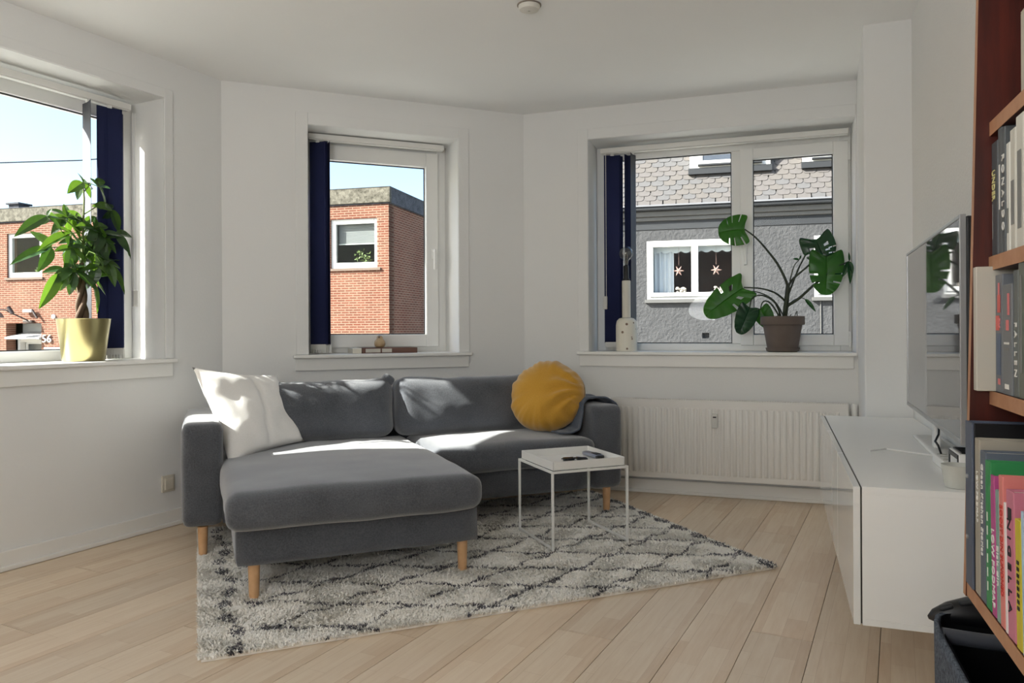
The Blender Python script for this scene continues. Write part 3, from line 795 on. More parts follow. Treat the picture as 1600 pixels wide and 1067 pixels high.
book(2.706, 2.745, zu, .205, du, .16, '#D2CFC4', 'wide cream book at the right end of the upper shelf in view', blocks=[(-.010, .008, .03, .15, INKG)])
book(2.60, 2.75, 0, .02, 0, .1, '#BDB6A6', 'beige booklet lying flat on top of the upper row of books').matrix_world = T(*kp(2.70, -.235, zu + .224)) @ Rz(aK) @ T(-.0, 0, 0) @ Matrix.Rotation(0, 4, 'X') @ Matrix(((0, 0, 1, -.01), (0, 1, 0, 0), (-1, 0, 0, .075), (0, 0, 0, 1)))
for i, (x0, w, h, c) in enumerate(((2.752, .03, .2, '#6A6D70'), (2.786, .04, .19, '#8C4A3A'), (2.83, .03, .205, '#3E4A5A'), (2.864, .045, .18, '#C9C4B2'))):
    book(x0, x0 + w - .002, zu, h, du, .16, c, ('grey', 'rust brown', 'slate blue', 'pale beige')[i] + ' book near the far right end of the upper shelf')
zm, dm = SH['mid'][0], -.247
book(2.563, 2.584, zm, .215, dm - .028, .20, '#BDB8AB', 'tall beige book standing proud, first on the middle shelf', blocks=[])
REDP = pm('coral_print', '#D8635C', .5); BLU = pm('blue_grey_print', '#55627A', .5)
book(2.587, 2.630, zm, .199, dm, .18, '#6B6F75', 'thick grey book with a coral splash on its spine, middle shelf', [('EY', INKP, .118, .016, .012, 0)], blocks=[(-.006, .010, .135, .165, REDP), (-.002, .006, .165, .185, INKP), (-.016, .004, .105, .13, REDP), (-.01, .01, .03, .1, BLU), (-.004, .008, .014, .024, INKP)])
book(2.632, 2.687, zm, .180, dm - .001, .18, '#6E7174', 'grey book with small white labels on its spine, middle shelf', blocks=[(-.014, .014, .0825, .086, INKW), (-.012, .014, .072, .077, INKG), (-.010, .012, .010, .018, INKW), (.006, .016, .13, .165, INKP), (-.002, .012, .105, .122, INKP)])
book(2.692, 2.716, zm, .200, dm, .18, '#5F6360', 'grey-green book with spaced white letters, middle shelf', [('F A L L E N', INKW, .075, .085, .011, 0)])
book(2.719, 2.760, zm, .228, dm, .18, '#66695F', 'tallest olive grey book at the right of the middle shelf', blocks=[(-.01, -.002, .04, .19, INKG)])
for i, (x0, w, h, c) in enumerate(((2.763, .04, .2, '#7A3B38'), (2.806, .035, .19, '#39424E'), (2.845, .04, .21, '#B8B09C'))):
    book(x0, x0 + w - .002, zm, h, dm, .18, c, ('dark red', 'dark blue grey', 'sand coloured')[i] + ' book at the far right end of the middle shelf')
# lower shelf
zl, dl = SH['low'][0], -.284
fb = thing('ring_binder', 'slate blue upright file box, first on the lower shelf', 'binder', kp(2.585, dl - .004, zl), aK)
BIND = pm('slate_blue_card', '#51596A', .5)
mb = MB(); mb.box(-.023, .023, 0, .004, .001, .285); mb.box(-.023, -.019, .004, .24, .001, .285); mb.box(.019, .023, .004, .24, .001, .285, 1); mb.box(-.019, .019, .004, .24, .001, .006)
mb.build('cover', [BIND, BLACKP], fb, bevel=.001)
for z in (.085, .19): MB().lathe([(.004, 0), (.004, .002), (.002, .003)], 12, M=T(-.006, 0, z) @ Rx(PI / 2)).build('rivet', SIL, fb)
LN = .07
low = [
 (2.612, 2.643, .262, '#A39C8E', 'taupe cookbook with small white title on the lower shelf', [('LOW FODMAP', INKW, .165, .085, .008, 0)], 0),
 (2.646, 2.682, .246, '#5B6470', 'blue grey cookbook with white script on the lower shelf', [('Green Kitchen Stories', INKW, .150, .150, .011, -.004)], 0),
 (2.684, 2.716, .236, '#2F8A4E', 'bright green cookbook on the lower shelf', [], .02),
 (2.719, 2.742, .218, '#B34B86', 'magenta cookbook with white title on the lower shelf', [('LOW FODMAP', INKW, .075, .12, .014, 0)], .05),
 (2.746, 2.764, .200, '#85A096', 'thin grey-green book between the magenta and salmon books', [('Elsk din', INKW, .085, .06, .008, 0)], .04),
 (2.767, 2.790, .226, '#DB8079', 'salmon pink book with red capitals on the lower shelf', [('BOOST DIN SUNDHED', INKR, .115, .135, .013, 0)], .045),
 (2.793, 2.803, .190, '#E9DFDC', 'very thin white booklet between the two pink books', [], .05),
 (2.806, 2.844, .213, '#C9788C', 'dusty pink book with black spaced capitals on the lower shelf', [('N I G E L L A', INKK, .105, .135, .015, -.006)], .045),
 (2.848, 2.874, .180, '#CDBB2E', 'bright yellow book on the lower shelf', [], .045),
 (2.877, 2.887, .196, '#A9C4D6', 'thin pale blue booklet beside the yellow book', [], .045),
 (2.890, 2.925, .200, '#CB5560', 'raspberry red book at the right end of the lower shelf', [], .045),
 (2.928, 2.965, .21, '#7B8A6A', 'sage green book past the raspberry red one', [], .045),
 (2.968, 3.010, .19, '#D2C6A8', 'cream book past the sage green one', [], .045)]
for (x0, x1, h, c, lab, tl, ln) in low:
    bl = []
    if c == '#CDBB2E': bl = [(-.005, .004, .055 + k * .009, .060 + k * .009, INKK) for k in range(8)]
    if c == '#2F8A4E': bl = [(-.006, -.002, .03 + k * .022, .044 + k * .022, INKW) for k in range(6)]
    if c == '#C9788C': bl = [(-.008, .008, .172, .188, INKK)]
    book(x0, x1, zl, h, dl, .20, c, lab, tl, ln, blocks=bl)
cupt = thing('mug', 'white mug with green mark on the top shelf at the right edge', 'mug', kp(2.735, -.185, SH['top'][0]))
MB().lathe([(.028, .001), (.036, .02), (.040, .085), (.037, .085), (.033, .02), (0, .012)], 28).build('body', pm('white_porcelain', '#E6E8E2', .2), cupt, smooth=40)
MB().box(-.0405, -.0385, -.008, .010, .052, .064).build('green_mark', pm('green_mark', '#3F7F5A', .5), cupt)
MB().tube([(.036, 0, .07), (.062, 0, .066), (.064, 0, .035), (.036, 0, .025)], .005, 8).build('handle', pm('white_porcelain', '#E6E8E2', .2), cupt, smooth=60)

# carrier of felt and black plastic on the floor before the bookcase
FELT = NT('dark_grey_felt').set(.95, 0, .15); _v = FELT.coord(); _n = FELT.noise(_v, 160, 4, .7)
FELT.link(FELT.ramp(_n, [(.35, lin('#3A3F47')), (.68, lin('#737A84'))]), FELT.b.inputs['Base Color']); FELT.bump(_n, .5, .004); FELT = FELT.m
ca = thing('carrier_seat', 'dark grey felt and black plastic carrier on the floor below the bookcase', 'carrier', kp(2.44, -.165), aK)
def basket(rx, ry, z0, z1, flare):
    def fn(u, v):
        th = 2 * PI * v; c, s_ = math.cos(th), math.sin(th); e = (abs(c) ** 6 + abs(s_) ** 6) ** (-1 / 6)
        k = 1 - flare * (1 - u) ** 2
        return (rx * c * e * k, ry * s_ * e * k, z0 + (z1 - z0) * u)
    return fn
MB().grid(basket(.27, .118,   .002, .435, .10), 14, 56).build('felt_body', FELT, ca, smooth=180, solid=.008)
MB().grid(basket(.262, .111, .10, .437, .05), 8, 56).box(-.25, .25, -.10, .10, .10, .108).build('inner_bowl', BLACKP, ca, smooth=50)
MB().tube([(-.15, -.112, .425), (-.15, -.04, .422), (-.15, .06, .422), (-.15, .11, .425)], .016, 12).build('cross_bar', pm('dark_grey_band', '#4A4D55', .35), ca, smooth=60)
hp = [(-.272, -.118, .418), (-.274, -.105, .422), (-.28, -.075, .428), (-.29, -.03, .432), (-.295, .02, .428), (-.295, .08, .418), (-.295, .14, .405)]
hood = MB().tube(hp, [.004, .015, .026, .036, .040, .040, .02], 20); hood.build('hood', BLACKP, ca, smooth=70)
for (x, y, z) in ((-.268, -.083, .446), (-.272, -.043, .460)):
    vs, fs = rbox(.016, .030, .012, .005, (4, 6, 3)); MB().add(vs, fs, 0, T(x, y, z) @ Rx(.35)).build('slot', GASKET, ca, smooth=180)
MB().box(-.10, -.06, -.1275, -.1235, .27, .34).build('side_slot', BLACKP, ca, bevel=.002)

# ------------------------------------------------------------------ things on the sills
def lframe(base, ang): return T(base.x, base.y, 0) @ Rz(ang)
TSOIL = pm('dark_potting_soil', '#2E241D', .95, bump=.6, bscale=80, bdist=.01)

def leaf_mesh(name, mat, wid=.36, fold=.10, droop=.16, n=(10, 4)):
    mb = MB()
    for sg in (-1, 1):
        def fn(u, v, sg=sg):
            w = wid / 2 * (math.sin(PI * min(1, u ** .8)) ** .85) * (1 if u < .999 else 0)
            y = sg * v * w
            return (u, y, fold * abs(y) * 2.2 - droop * u * u + .02 * math.sin(v * 3) * math.sin(u * 22))
        mb.grid(fn, n[0], n[1])
    me = mb.mesh(name, mat, 180); return me

mt = thing('money_tree', 'potted money tree with palmate leaves in a brass pot on the left sill', 'plant', L3(A), aL)
pc = Vector((-.778, .12, SILL))
BRASS = pm('brushed_brass', '#ADA375', .3, .9, var=.04, hex2='#A0976B')
MB().lathe([(.094, .001), (.097, .004), (.124, .213), (.127, .216), (.123, .217), (.119, .212), (.094, .02), (0, .02)], 48, M=T(*pc)).build('pot', BRASS, mt, smooth=50)
MB().lathe([(0, .185), (.11, .18), (.116, .16)], 32, M=T(*pc)).build('soil', TSOIL, mt, smooth=180)
BARK = pm('braided_bark', '#6E5946', .85, hex2='#4C3B2C', bump=.5, bscale=40)
for k in range(3):
    pts = []
    for i in range(15):
        s_ = i / 14; r = .022 * (1 - s_ * .75); a = k * 2.1 + s_ * 7
        pts.append((pc.x - .01 + r * math.cos(a), pc.y + r * math.sin(a), SILL + .17 + s_ * (.33 if k else .31)))
    MB().tube(pts, [.017 - .009 * i / 14 for i in range(15)], 8).build('trunk', BARK, mt, smooth=60)
MB().tube([(-.79, .12, 1.40), (-.783, .12, 1.47), (-.776, .122, 1.62), (-.772, .12, 1.75), (-.778, .12, 1.84)], [.008, .0065, .005, .004, .003], 8).build('stem', pm('green_stem', '#5E6B34', .6), mt, smooth=60)
MT_LEAVES = [
 [(-.778,.12,1.836),(-.889,.06,1.769),(-.793,.17,1.749),(-.726,.12,1.762),(-.662,.19,1.846),(-.818,.09,1.878)],
 [(-.705,.10,1.824),(-.689,.04,1.825),(-.62,.15,1.745),(-.743,.1,1.867),(-.647,.17,1.898)],
 [(-.609,.14,1.725),(-.742,.08,1.727),(-.621,.19,1.645),(-.556,.14,1.606),(-.59,.21,1.802)],
 [(-.998,.06,1.63),(-1.165,0.0,1.541),(-.902,.11,1.65),(-.898,.06,1.575),(-.978,.13,1.6),(-1.001,.03,1.661)],
 [(-.869,.08,1.564),(-1.066,.02,1.473),(-.853,.13,1.44),(-.939,.08,1.593),(-.743,.15,1.517)],
 [(-.915,.16,1.493),(-.998,.1,1.379),(-.948,.21,1.463),(-.864,.16,1.479),(-.974,.23,1.582),(-1.12,.13,1.43)],
 [(-.757,.15,1.631),(-.863,.09,1.683),(-.807,.2,1.641),(-.688,.15,1.681),(-.666,.22,1.587),(-.81,.12,1.577),(-.682,.18,1.633)],
 [(-.874,.07,1.388),(-1.005,.01,1.314),(-.907,.12,1.273),(-.851,.07,1.284),(-.735,.14,1.342),(-.828,.04,1.413)],
 [(-.95,.05,1.356),(-1.065,-.01,1.189),(-.988,.1,1.361)],
 [(-.742,.12,1.565),(-.692,.06,1.601),(-.602,.17,1.53),(-.693,.12,1.451),(-.566,.19,1.59)],
 [(-.664,.1,1.439),(-.654,.04,1.311),(-.647,.15,1.365),(-.576,.1,1.413),(-.55,.17,1.487),(-.559,.07,1.276)],
 [(-.621,.09,1.591),(-.575,.03,1.502),(-.488,.12,1.596),(-.562,.09,1.53),(-.484,.12,1.472)],
 [(-.768,.08,1.345),(-.745,.02,1.168),(-.707,.13,1.403),(-.67,.08,1.271),(-.769,.15,1.284),(-.669,.05,1.377)],
 [(-.791,.16,1.47),(-.878,.1,1.395),(-.689,.21,1.448),(-.818,.16,1.526),(-.693,.22,1.381)],
 [(-.761,.05,1.468),(-.749,-.01,1.401),(-.65,.1,1.464),(-.76,.05,1.377),(-.749,.12,1.531)]]
rl_ = random.Random(11)
for k in range(12):          # fuller crown round the stem
    hx = -.78 + rl_.uniform(-.11, .13); hz = rl_.uniform(1.36, 1.68); ho = rl_.uniform(.06, .18); row = [(hx, ho, hz)]
    a0 = rl_.uniform(0, 6.28)
    for q in range(5):
        a = a0 + q * 1.256 + rl_.uniform(-.2, .2); L_ = rl_.uniform(.08, .12)
        row.append((hx + L_ * math.cos(a), min(.24, ho + rl_.uniform(-.05, .05)), hz + L_ * .9 * math.sin(a) - .025))
    MT_LEAVES.append(row)
MTL = [m_leaf('money_tree_green', '#35571F', '#28481B', '#719A2A', .38, .30), m_leaf('money_tree_dark', '#26401F', '#324F28', '#557F28', .35, .18)]
MTM = [leaf_mesh('leaflet', MTL[0], .44, .16, .14), leaf_mesh('leaflet', MTL[1], .46, .10, .26)]
STEMG = pm('leaf_stalk_green', '#6E8A3A', .6)
for hi, row in enumerate(MT_LEAVES):
    hub = Vector(row[0]); zc = max(1.38, min(1.83, hub.z - .03 - .15 * abs(hub.x + .778))); tr = Vector((-.778, .12, zc))
    mid = (hub + tr) / 2 + Vector((0, 0, .03))
    lf = MB().tube([tr, mid, hub], [.0032, .0028, .0022], 6).build('leaf', STEMG, mt, smooth=60)
    for ti, tp in enumerate(row[1:]):
        d = Vector(tp) - hub; Ln = d.length
        if Ln < .02: continue
        ex = d.normalized(); up = Vector((random.uniform(-.5, .5), -.75 + random.uniform(-.4, .4), .75))
        ez = (up - ex * up.dot(ex)).normalized(); ey = ez.cross(ex)
        wv = min(1.0, max(.55, .135 / Ln)) * random.uniform(.85, 1.1)
        o = bpy.data.objects.new('leaflet', MTM[(hi + ti) % 2]); COL.objects.link(o); o.parent = lf
        o.matrix_local = Matrix(((ex.x, ey.x, ez.x, hub.x), (ex.y, ey.y, ez.y, hub.y), (ex.z, ey.z, ez.z, hub.z), (0, 0, 0, 1))) @ Matrix.Diagonal((Ln, Ln * wv, Ln, 1))

# monstera
mo = thing('monstera', 'monstera with split leaves in a brown clay pot on the right sill', 'plant', L3(B), aR)
pc = Vector((1.690, .115, SILL))
CLAY = pm('brown_clay', '#6E625A', .8, hex2='#5C5049', bump=.2, bscale=60)
MB().lathe([(.092, .014), (.118, .170), (.131, .172), (.134, .176), (.134, .222), (.130, .226), (.122, .222), (.118, .17), (0, .17)], 40, M=T(*pc)).build('pot', CLAY, mo, smooth=40)
MB().lathe([(.085, .0005), (.098, .006), (.104, .026), (.100, .026), (.094, .0135), (0, .0135)], 40, M=T(*pc)).build('saucer', CLAY, mo, smooth=40)
MB().lathe([(0, .20), (.10, .198), (.121, .19)], 32, M=T(*pc)).build('soil', TSOIL, mo, smooth=180)
STEMD = pm('dark_stalk', '#2F3A22', .55, hex2='#1F2817')
def spline(pts, n=5):
    pts = [Vector(p) for p in pts]; out = []
    for i in range(len(pts) - 1):
        p0, p1, p2, p3 = pts[max(i - 1, 0)], pts[i], pts[i + 1], pts[min(i + 2, len(pts) - 1)]
        for k in range(n):
            t = k / n
            out.append(.5 * ((2 * p1) + (p2 - p0) * t + (2 * p0 - 5 * p1 + 4 * p2 - p3) * t * t + (3 * p1 - p0 - 3 * p2 + p3) * t ** 3))
    out.append(pts[-1]); return out
def stalk(pts, r0, r1, nm='stalk'):
    p = spline(pts); k = len(p); MB().tube(p, [r0 + (r1 - r0) * i / (k - 1) for i in range(k)], 8).build(nm, STEMD, mo, smooth=60)
Y = .115
stalk([(1.700, Y, 1.11), (1.717, Y, 1.263), (1.724, Y, 1.344)], .017, .013, 'trunk')
stalk([(1.715, Y, 1.25), (1.722, Y, 1.34), (1.67, Y - .01, 1.467), (1.60, Y - .01, 1.571), (1.53, Y - .02, 1.655), (1.463, Y - .02, 1.711)], .010, .0042)
stalk([(1.71, Y, 1.243), (1.648, Y - .02, 1.296), (1.563, Y - .03, 1.326), (1.457, Y - .04, 1.335)], .007, .004)
stalk([(1.687, Y, 1.12), (1.648, Y - .03, 1.231), (1.571, Y - .05, 1.281), (1.510, Y - .06, 1.265), (1.493, Y - .07, 1.20)], .006, .0035)
stalk([(1.687, Y + .02, 1.12), (1.621, Y + .03, 1.231), (1.575, Y + .02, 1.244), (1.556, Y + .02, 1.195)], .006, .0035)
stalk([(1.71, Y + .02, 1.12), (1.64, Y + .04, 1.25), (1.53, Y + .04, 1.31), (1.44, Y + .04, 1.30)], .005, .003)
stalk([(1.724, Y, 1.334), (1.754, Y, 1.384), (1.822, Y, 1.444), (1.90, Y - .01, 1.51), (1.95, Y - .02, 1.515)], .008, .004)
stalk([(1.725, Y, 1.28), (1.777, Y + .02, 1.424), (1.814, Y + .02, 1.504), (1.862, Y + .03, 1.60), (1.89, Y + .03, 1.632)], .006, .0035)
stalk([(1.72, Y, 1.215), (1.793, Y - .02, 1.263), (1.867, Y - .03, 1.334), (1.934, Y - .03, 1.389), (1.996, Y - .03, 1.444), (2.044, Y - .03, 1.467), (2.078, Y - .04, 1.482)], .010, .003)
stalk([(1.735, Y, 1.37), (1.750, Y + .01, 1.43), (1.765, Y, 1.473), (1.792, Y, 1.505)], .004, .0025)
stalk([(1.72, Y, 1.20), (1.755, Y, 1.247), (1.80, Y - .01, 1.262), (1.823, Y - .02, 1.254)], .004, .0025)
for k in range(4): stalk([(1.66 + .03 * k, Y - .02, 1.11), (1.66 + .035 * k + .01, Y - .05, 1.16 + .02 * (k % 2)), (1.64 + .045 * k, Y - .03, 1.13)], .003, .002, 'aerial_root')

def monstera_leaf(att, tip, width, mat, nhint, slots=((.22, .30), (.42, .50), (.62, .69)), depth=.42, curve=.12, holes=True, heart=.30, lobes=1.0):
    """blade made of two halves of cells between midrib and margin; slots cut in from the margin"""
    att, tip = Vector(att), Vector(tip); d = tip - att; Ln = d.length; ex = d.normalized()
    nh = Vector(nhint); ez = (nh - ex * nh.dot(ex)).normalized(); ey = ez.cross(ex)
    mb = MB(); ns, nr = 64, 14
    for sg in (-1, 1):
        def fn(u, v, sg=sg):
            # margin: starts behind the stalk (heart lobes) and ends at the tip
            ang = PI * (1 - u) ** 1.0
            mx = .5 - .5 * math.cos(PI * u); mx = -heart * math.sin(min(1, u * 2.4) * PI) * (1 if u < .42 else 0) + (mx ** 1.05)
            my = (math.sin(PI * u ** .72)) ** .8 if 0 < u < 1 else 0
            m = Vector((mx, .5 * width / Ln * my, 0)); mid = Vector((u * .98, 0, 0))
            p = mid.lerp(m, v)
            z = .10 * abs(p.y) * 2 - curve * p.x * p.x * 1.2 - .22 * (p.y * 2) ** 2 * .5 + .015 * math.sin(u * 40) * v
            return (p.x * Ln, sg * p.y * Ln, z * Ln)
        def keep(i, j, sg=sg):
            s = i / ns + (.02 if sg > 0 else 0)
            for k, (a, b) in enumerate(slots):
                if a <= s < b and j / nr >= depth: return False
                if holes and a - .13 <= s < a - .085 and .28 < j / nr < .55: return False
            return True
        mb.grid(fn, ns, nr, keep=keep)
    M = Matrix(((ex.x, ey.x, ez.x, att.x), (ex.y, ey.y, ez.y, att.y), (ex.z, ey.z, ez.z, att.z), (0, 0, 0, 1)))
    me = MB().add(mb.v, mb.f).mesh('leaf', mat, 180)
    o = bpy.data.objects.new('leaf', me); COL.objects.link(o); o.parent = mo; o.matrix_local = M
    so_ = o.modifiers.new('solid', 'SOLIDIFY'); so_.thickness = .0012
    return o
ML = [m_leaf('monstera_green', '#38722A', '#2A5C24', '#86C040', .32, .4), m_leaf('monstera_deep', '#1C4A28', '#163C22', '#3F8A30', .25, .15)]
monstera_leaf((1.462, Y - .02, 1.712), (1.300, Y - .03, 1.700), .205, ML[0], (0, -1, .15), ((.30, .32), (.44, .46), (.58, .60)), .5, .05, False, .22)
monstera_leaf((1.452, Y - .04, 1.333), (1.215, Y - .07, 1.165), .205, ML[0], (.0, -1, .25), ((.42, .455),), .5, .10, True, .22)
monstera_leaf((1.493, Y - .07, 1.205), (1.435, Y - .11, 1.040), .135, ML[1], (.25, -1, .05), (), .4, .12, False, .15)
monstera_leaf((1.556, Y + .02, 1.200), (1.618, Y + .0, 1.075), .12, ML[0], (-.2, -1, .1), (), .4, .1, False, .15)
monstera_leaf((1.893, Y + .03, 1.632), (1.945, Y + .0, 1.485), .205, ML[1], (.05, -1, .12), ((.50, .535), (.66, .69)), .45, .08, True, .34)
monstera_leaf((1.950, Y - .02, 1.518), (1.945, Y - .07, 1.285), .205, ML[0], (.05, -1, .35), ((.48, .505), (.64, .665)), .5, .14, False, .25)
monstera_leaf((1.935, Y + .05, 1.505), (2.03, Y + .03, 1.400), .12, ML[1], (.3, -1, .2), ((.4, .5),), .4, .1, False, .2)
SMM = leaf_mesh('small_leaf', ML[1], .34, .2, .2)
def small_leaf(a, b, w=1.0):
    a, b = Vector(a), Vector(b); d = b - a; ex = d.normalized(); up = Vector((.1, -1, .3)); ez = (up - ex * up.dot(ex)).normalized(); ey = ez.cross(ex)
    o = bpy.data.objects.new('small_leaf', SMM); COL.objects.link(o); o.parent = mo
    o.matrix_local = Matrix(((ex.x, ey.x, ez.x, a.x), (ex.y, ey.y, ez.y, a.y), (ex.z, ey.z, ez.z, a.z), (0, 0, 0, 1))) @ Matrix.Diagonal((d.length, d.length * w, d.length, 1))
h_ = (2.078, Y - .04, 1.482)
for tp, w in (((2.076, .06, 1.535), .7), ((2.098, .05, 1.405), 1), ((2.04, .06, 1.388), 1), ((2.085, .05, 1.345), .7)): small_leaf(h_, tp, w)
small_leaf((1.792, Y, 1.505), (1.758, Y - .02, 1.512), 1.2); small_leaf((1.792, Y, 1.505), (1.805, Y, 1.535), 1.0)
small_leaf((1.823, Y - .02, 1.256), (1.886, Y - .05, 1.180), .75)

# table lamp
la = thing('table_lamp', 'pale speckled stone table lamp with bare globe bulb on the right sill', 'lamp', (B.x + mR.x * .695 + nout(mR).x * .10, B.y + mR.y * .695 + nout(mR).y * .10, SILL), aR)
ST = NT('speckled_stone').set(.45); _v = ST.coord(); vo = ST.new('ShaderNodeTexVoronoi'); vo.inputs['Scale'].default_value = 21; ST.link(_v, vo.inputs['Vector'])
ST.link(ST.mix(ST.ramp(vo.outputs['Distance'], [(.15, (1, 1, 1, 1)), (.21, (0, 0, 0, 1))]), lin('#E4DFD0'), lin('#7C6552')), ST.b.inputs['Base Color']); ST = ST.m
MB().lathe([(.071, .001), (.0715, .175), (.066, .205), (.050, .222), (.034, .226), (0, .226)], 48).build('base', ST, la, smooth=40)
MB().lathe([(.031, .226), (.031, .228)], 32).build('ring', BLACKP, la)
MB().lathe([(.029, .228), (.029, .475), (.027, .478), (0, .478)], 40).build('column', pm('cream_stone', '#DDD9CC', .45), la, smooth=40)
MB().lathe([(.024, .478), (.024, .490), (.019, .494), (.019, .575), (.015, .580), (0, .58)], 28).build('socket', BLACKP, la, smooth=40)
g = m_glass('bulb_glass', (.80, .81, .80, 1), .14); c0, rB = .662, .0475
prof = [(.013, .580), (.014, .600), (.020, .618)] + [(rB * math.cos(a), c0 + rB * math.sin(a)) for a in np.linspace(-.95, PI / 2, 14)]
prof[-1] = (0.00001, c0 + rB)
MB().lathe(prof, 32).build('bulb', g, la, smooth=180)
MB().tube([(-.006, 0, .585), (-.008, 0, .65), (0, 0, .668), (.008, 0, .65), (.006, 0, .585)], .0015, 6).build('filament', pm('pale_filament', '#D8D2BC', .4), la)

# wooden bird and book in the middle window
bk = thing('brown_book', 'flat brown hardback lying on the middle window sill under the bird', 'book', L3(A), aM)
BR = pm('brown_cloth_cover', '#6E4E42', .6)
mb = MB(); mb.box(.845, 1.212, .065, .235, SILL + .0008, SILL + .0035); mb.box(.845, 1.212, .065, .235, SILL + .0335, SILL + .036); mb.box(.845, 1.212, .065, .069, SILL + .0035, SILL + .0335)
mb.build('cover', [BR], bk)
MB().box(.850, 1.208, .069, .230, SILL + .0036, SILL + .0334).build('pages', PAGES, bk)
LAB = pm('pale_label', '#C8C3B8', .7)
MB().box(.868, .965, .0642, .0649, SILL + .006, SILL + .030).build('spine_label', LAB, bk); MB().box(.975, 1.04, .0642, .0649, SILL + .006, SILL + .030).build('spine_label', LAB, bk)
nb = thing('notebook', 'thin white notebook under the left end of the brown book', 'book', L3(A), aM)
MB().box(.785, .842, .07, .24, SILL + .0008, SILL + .033).build('pages', PAGES, nb)
MB().box(.783, .843, .068, .242, SILL + .033, SILL + .0355).build('cover', TRIM, nb)
bd = thing('wooden_bird', 'small round wooden bird figure standing on the brown book', 'figurine', (A.x + mM.x * .972 + nout(mM).x * .12, A.y + mM.y * .972 + nout(mM).y * .12, SILL + .0365), aM)
OAK = pm('turned_oak', '#C2A985', .5, hex2='#A98C66', vscale=25)
MB().lathe([(.022, .0), (.031, .008), (.0365, .024), (.034, .040), (.027, .052), (.0215, .060), (.020, .068), (.015, .076), (.007, .0795), (.00001, .080)], 32).build('body', OAK, bd, smooth=50)
MB().lathe([(.005, 0), (.00001, .016)], 12, M=T(-.008, -.018, .068) @ Rx(PI / 2)).build('beak', pm('dark_walnut', '#4A3426', .5), bd, smooth=50)
MB().lathe([(.0165, .0755), (.010, .0795), (.00001, .0812)], 24).build('crown', pm('grey_crown', '#8C8276', .5), bd, smooth=50)

# ------------------------------------------------------------------ outside: street, brick house, stucco house
GZ = -1.15
st = MB().box(-60, 40, -20, 70, GZ - .2, GZ).build('street', m_concrete('pale_paving', '#8F8D88', '#A5A29B', 30)); struct(st)
BRICK = m_brick(); CONC = m_concrete('weathered_concrete', '#3E3B33', '#716D62', 9); DARKMET_SHADE = m_concrete('zinc_and_fascia_shade', '#3A3B40', '#55565B', 6)
WFR = pm('white_exterior_frame', '#C9C8C4', .4, var=.01)
DGL = pm('dark_room_behind_glass', '#3C3F41', .3, hex2='#55585A', vscale=2)
c0 = Vector((-3.35, 20.5)); fd = Vector((.967, -.255)).normalized(); aF = math.atan2(fd.y, fd.x)
bh = thing('brick_house', 'flat-roofed red brick house across the street', 'house', (c0.x, c0.y, 0), aF)
def holed(mb, x0, x1, z0, z1, holes, d0, d1, mat=0):
    """wall slab along x with rectangular holes in one row of columns"""
    xs = sorted(set([x0, x1] + [h[0] for h in holes] + [h[1] for h in holes]))
    for a, b in zip(xs[:-1], xs[1:]):
        hs = sorted([h for h in holes if h[0] <= a and h[1] >= b], key=lambda h: h[2]); z = z0
        for h in hs:
            if h[2] > z: mb.box(a, b, d0, d1, z, h[2], mat)
            z = h[3]
        mb.box(a, b, d0, d1, z, z1, mat)
WIN = [(-1.76, -.30, 2.80, 4.17), (-13.10, -11.72, 2.80, 4.20), (-7.4, -5.9, 2.80, 4.18), (-19.0, -17.5, 2.80, 4.18)]
DOOR = (-13.15, -11.76, GZ, 1.36)
mb = MB(); holed(mb, -30, 0, GZ, 4.54, WIN + [DOOR], 0, .35); mb.build('front_wall', BRICK, bh)
o = MB().box(.002, 9, 0, .35, GZ, 4.54).build('side_wall', BRICK, bh); o.rotation_euler = (0, 0, PI / 2)
mb = MB(); mb.box(-30.1, .06, -.07, .05, 4.58, 4.985); mb.build('fascia', CONC, bh)
MB().box(.0, .06, .05, 9.1, 4.56, 4.99).build('shaded_side_fascia', DARKMET_SHADE, bh)  # same concrete as the front fascia, coloured dark for its shaded side
mb = MB(); mb.box(-30, 0, .0, 9, 4.53, 4.60); mb.box(-30.1, .07, -.08, 9.1, 4.985, 5.0); mb.build('roof', DARKMET_SHADE, bh)
MB().box(-30, -.35, 1.6, 1.65, GZ, 4.54).build('inner_wall', DGL, bh)
LEAFO = pm('houseplant_green', '#6E8A4A', .6, hex2='#A9B87A', vscale=12)
for i, (x0, x1, z0, z1) in enumerate(WIN):
    f = MB().frame(x0, x1, z0, z1, (.15, .15, .16, .14), .05, .14).build('window', WFR, bh, bevel=.01)
    MB().box(x0 + .15, x1 - .15, .09, .10, z0 + .16, z1 - .14).build('glass_pane', GLASS, f)
    MB().box(x0 - .06, x1 + .06, -.05, .12, z0 - .07, z0 - .005).build('window_ledge', pm('dark_ledge', '#6A5A4E', .8), bh)
    if i == 0:
        for k in range(12): MB().box(x0 + .16, x1 - .16, .20, .215, 3.50 + k * .044, 3.50 + k * .044 + .041).build('blind_fold', pm('grey_pleated_blind', '#6F6F70', .8), f)
        MB().box(x0 + .16, x1 - .16, .195, .22, 3.475, 3.50).build('blind_rail', WFR, f)
    pl = MB()
    for k in range(60):
        cx = (x0 + x1) / 2 + (.1 if i == 0 else .35); r = .28 if i == 0 else .17; zc = z0 + .30 if i == 0 else z0 + .2
        th = random.uniform(0, 2 * PI); rr = r * math.sqrt(random.random())
        p = Vector((cx + rr * math.cos(th), random.uniform(.2, .45), zc + rr * math.sin(th) * .8)); dd = Vector((random.uniform(-1, 1), random.uniform(-1, .2), random.uniform(-.4, 1))).normalized() * .09
        e = dd.orthogonal().normalized() * .03
        pl.add([p - e, p + dd * .5 - e * .2, p + dd, p + dd * .5 + e], [(0, 1, 2, 3)])
    o = pl.build('window_plant', LEAFO, f); o['kind'] = 'stuff'
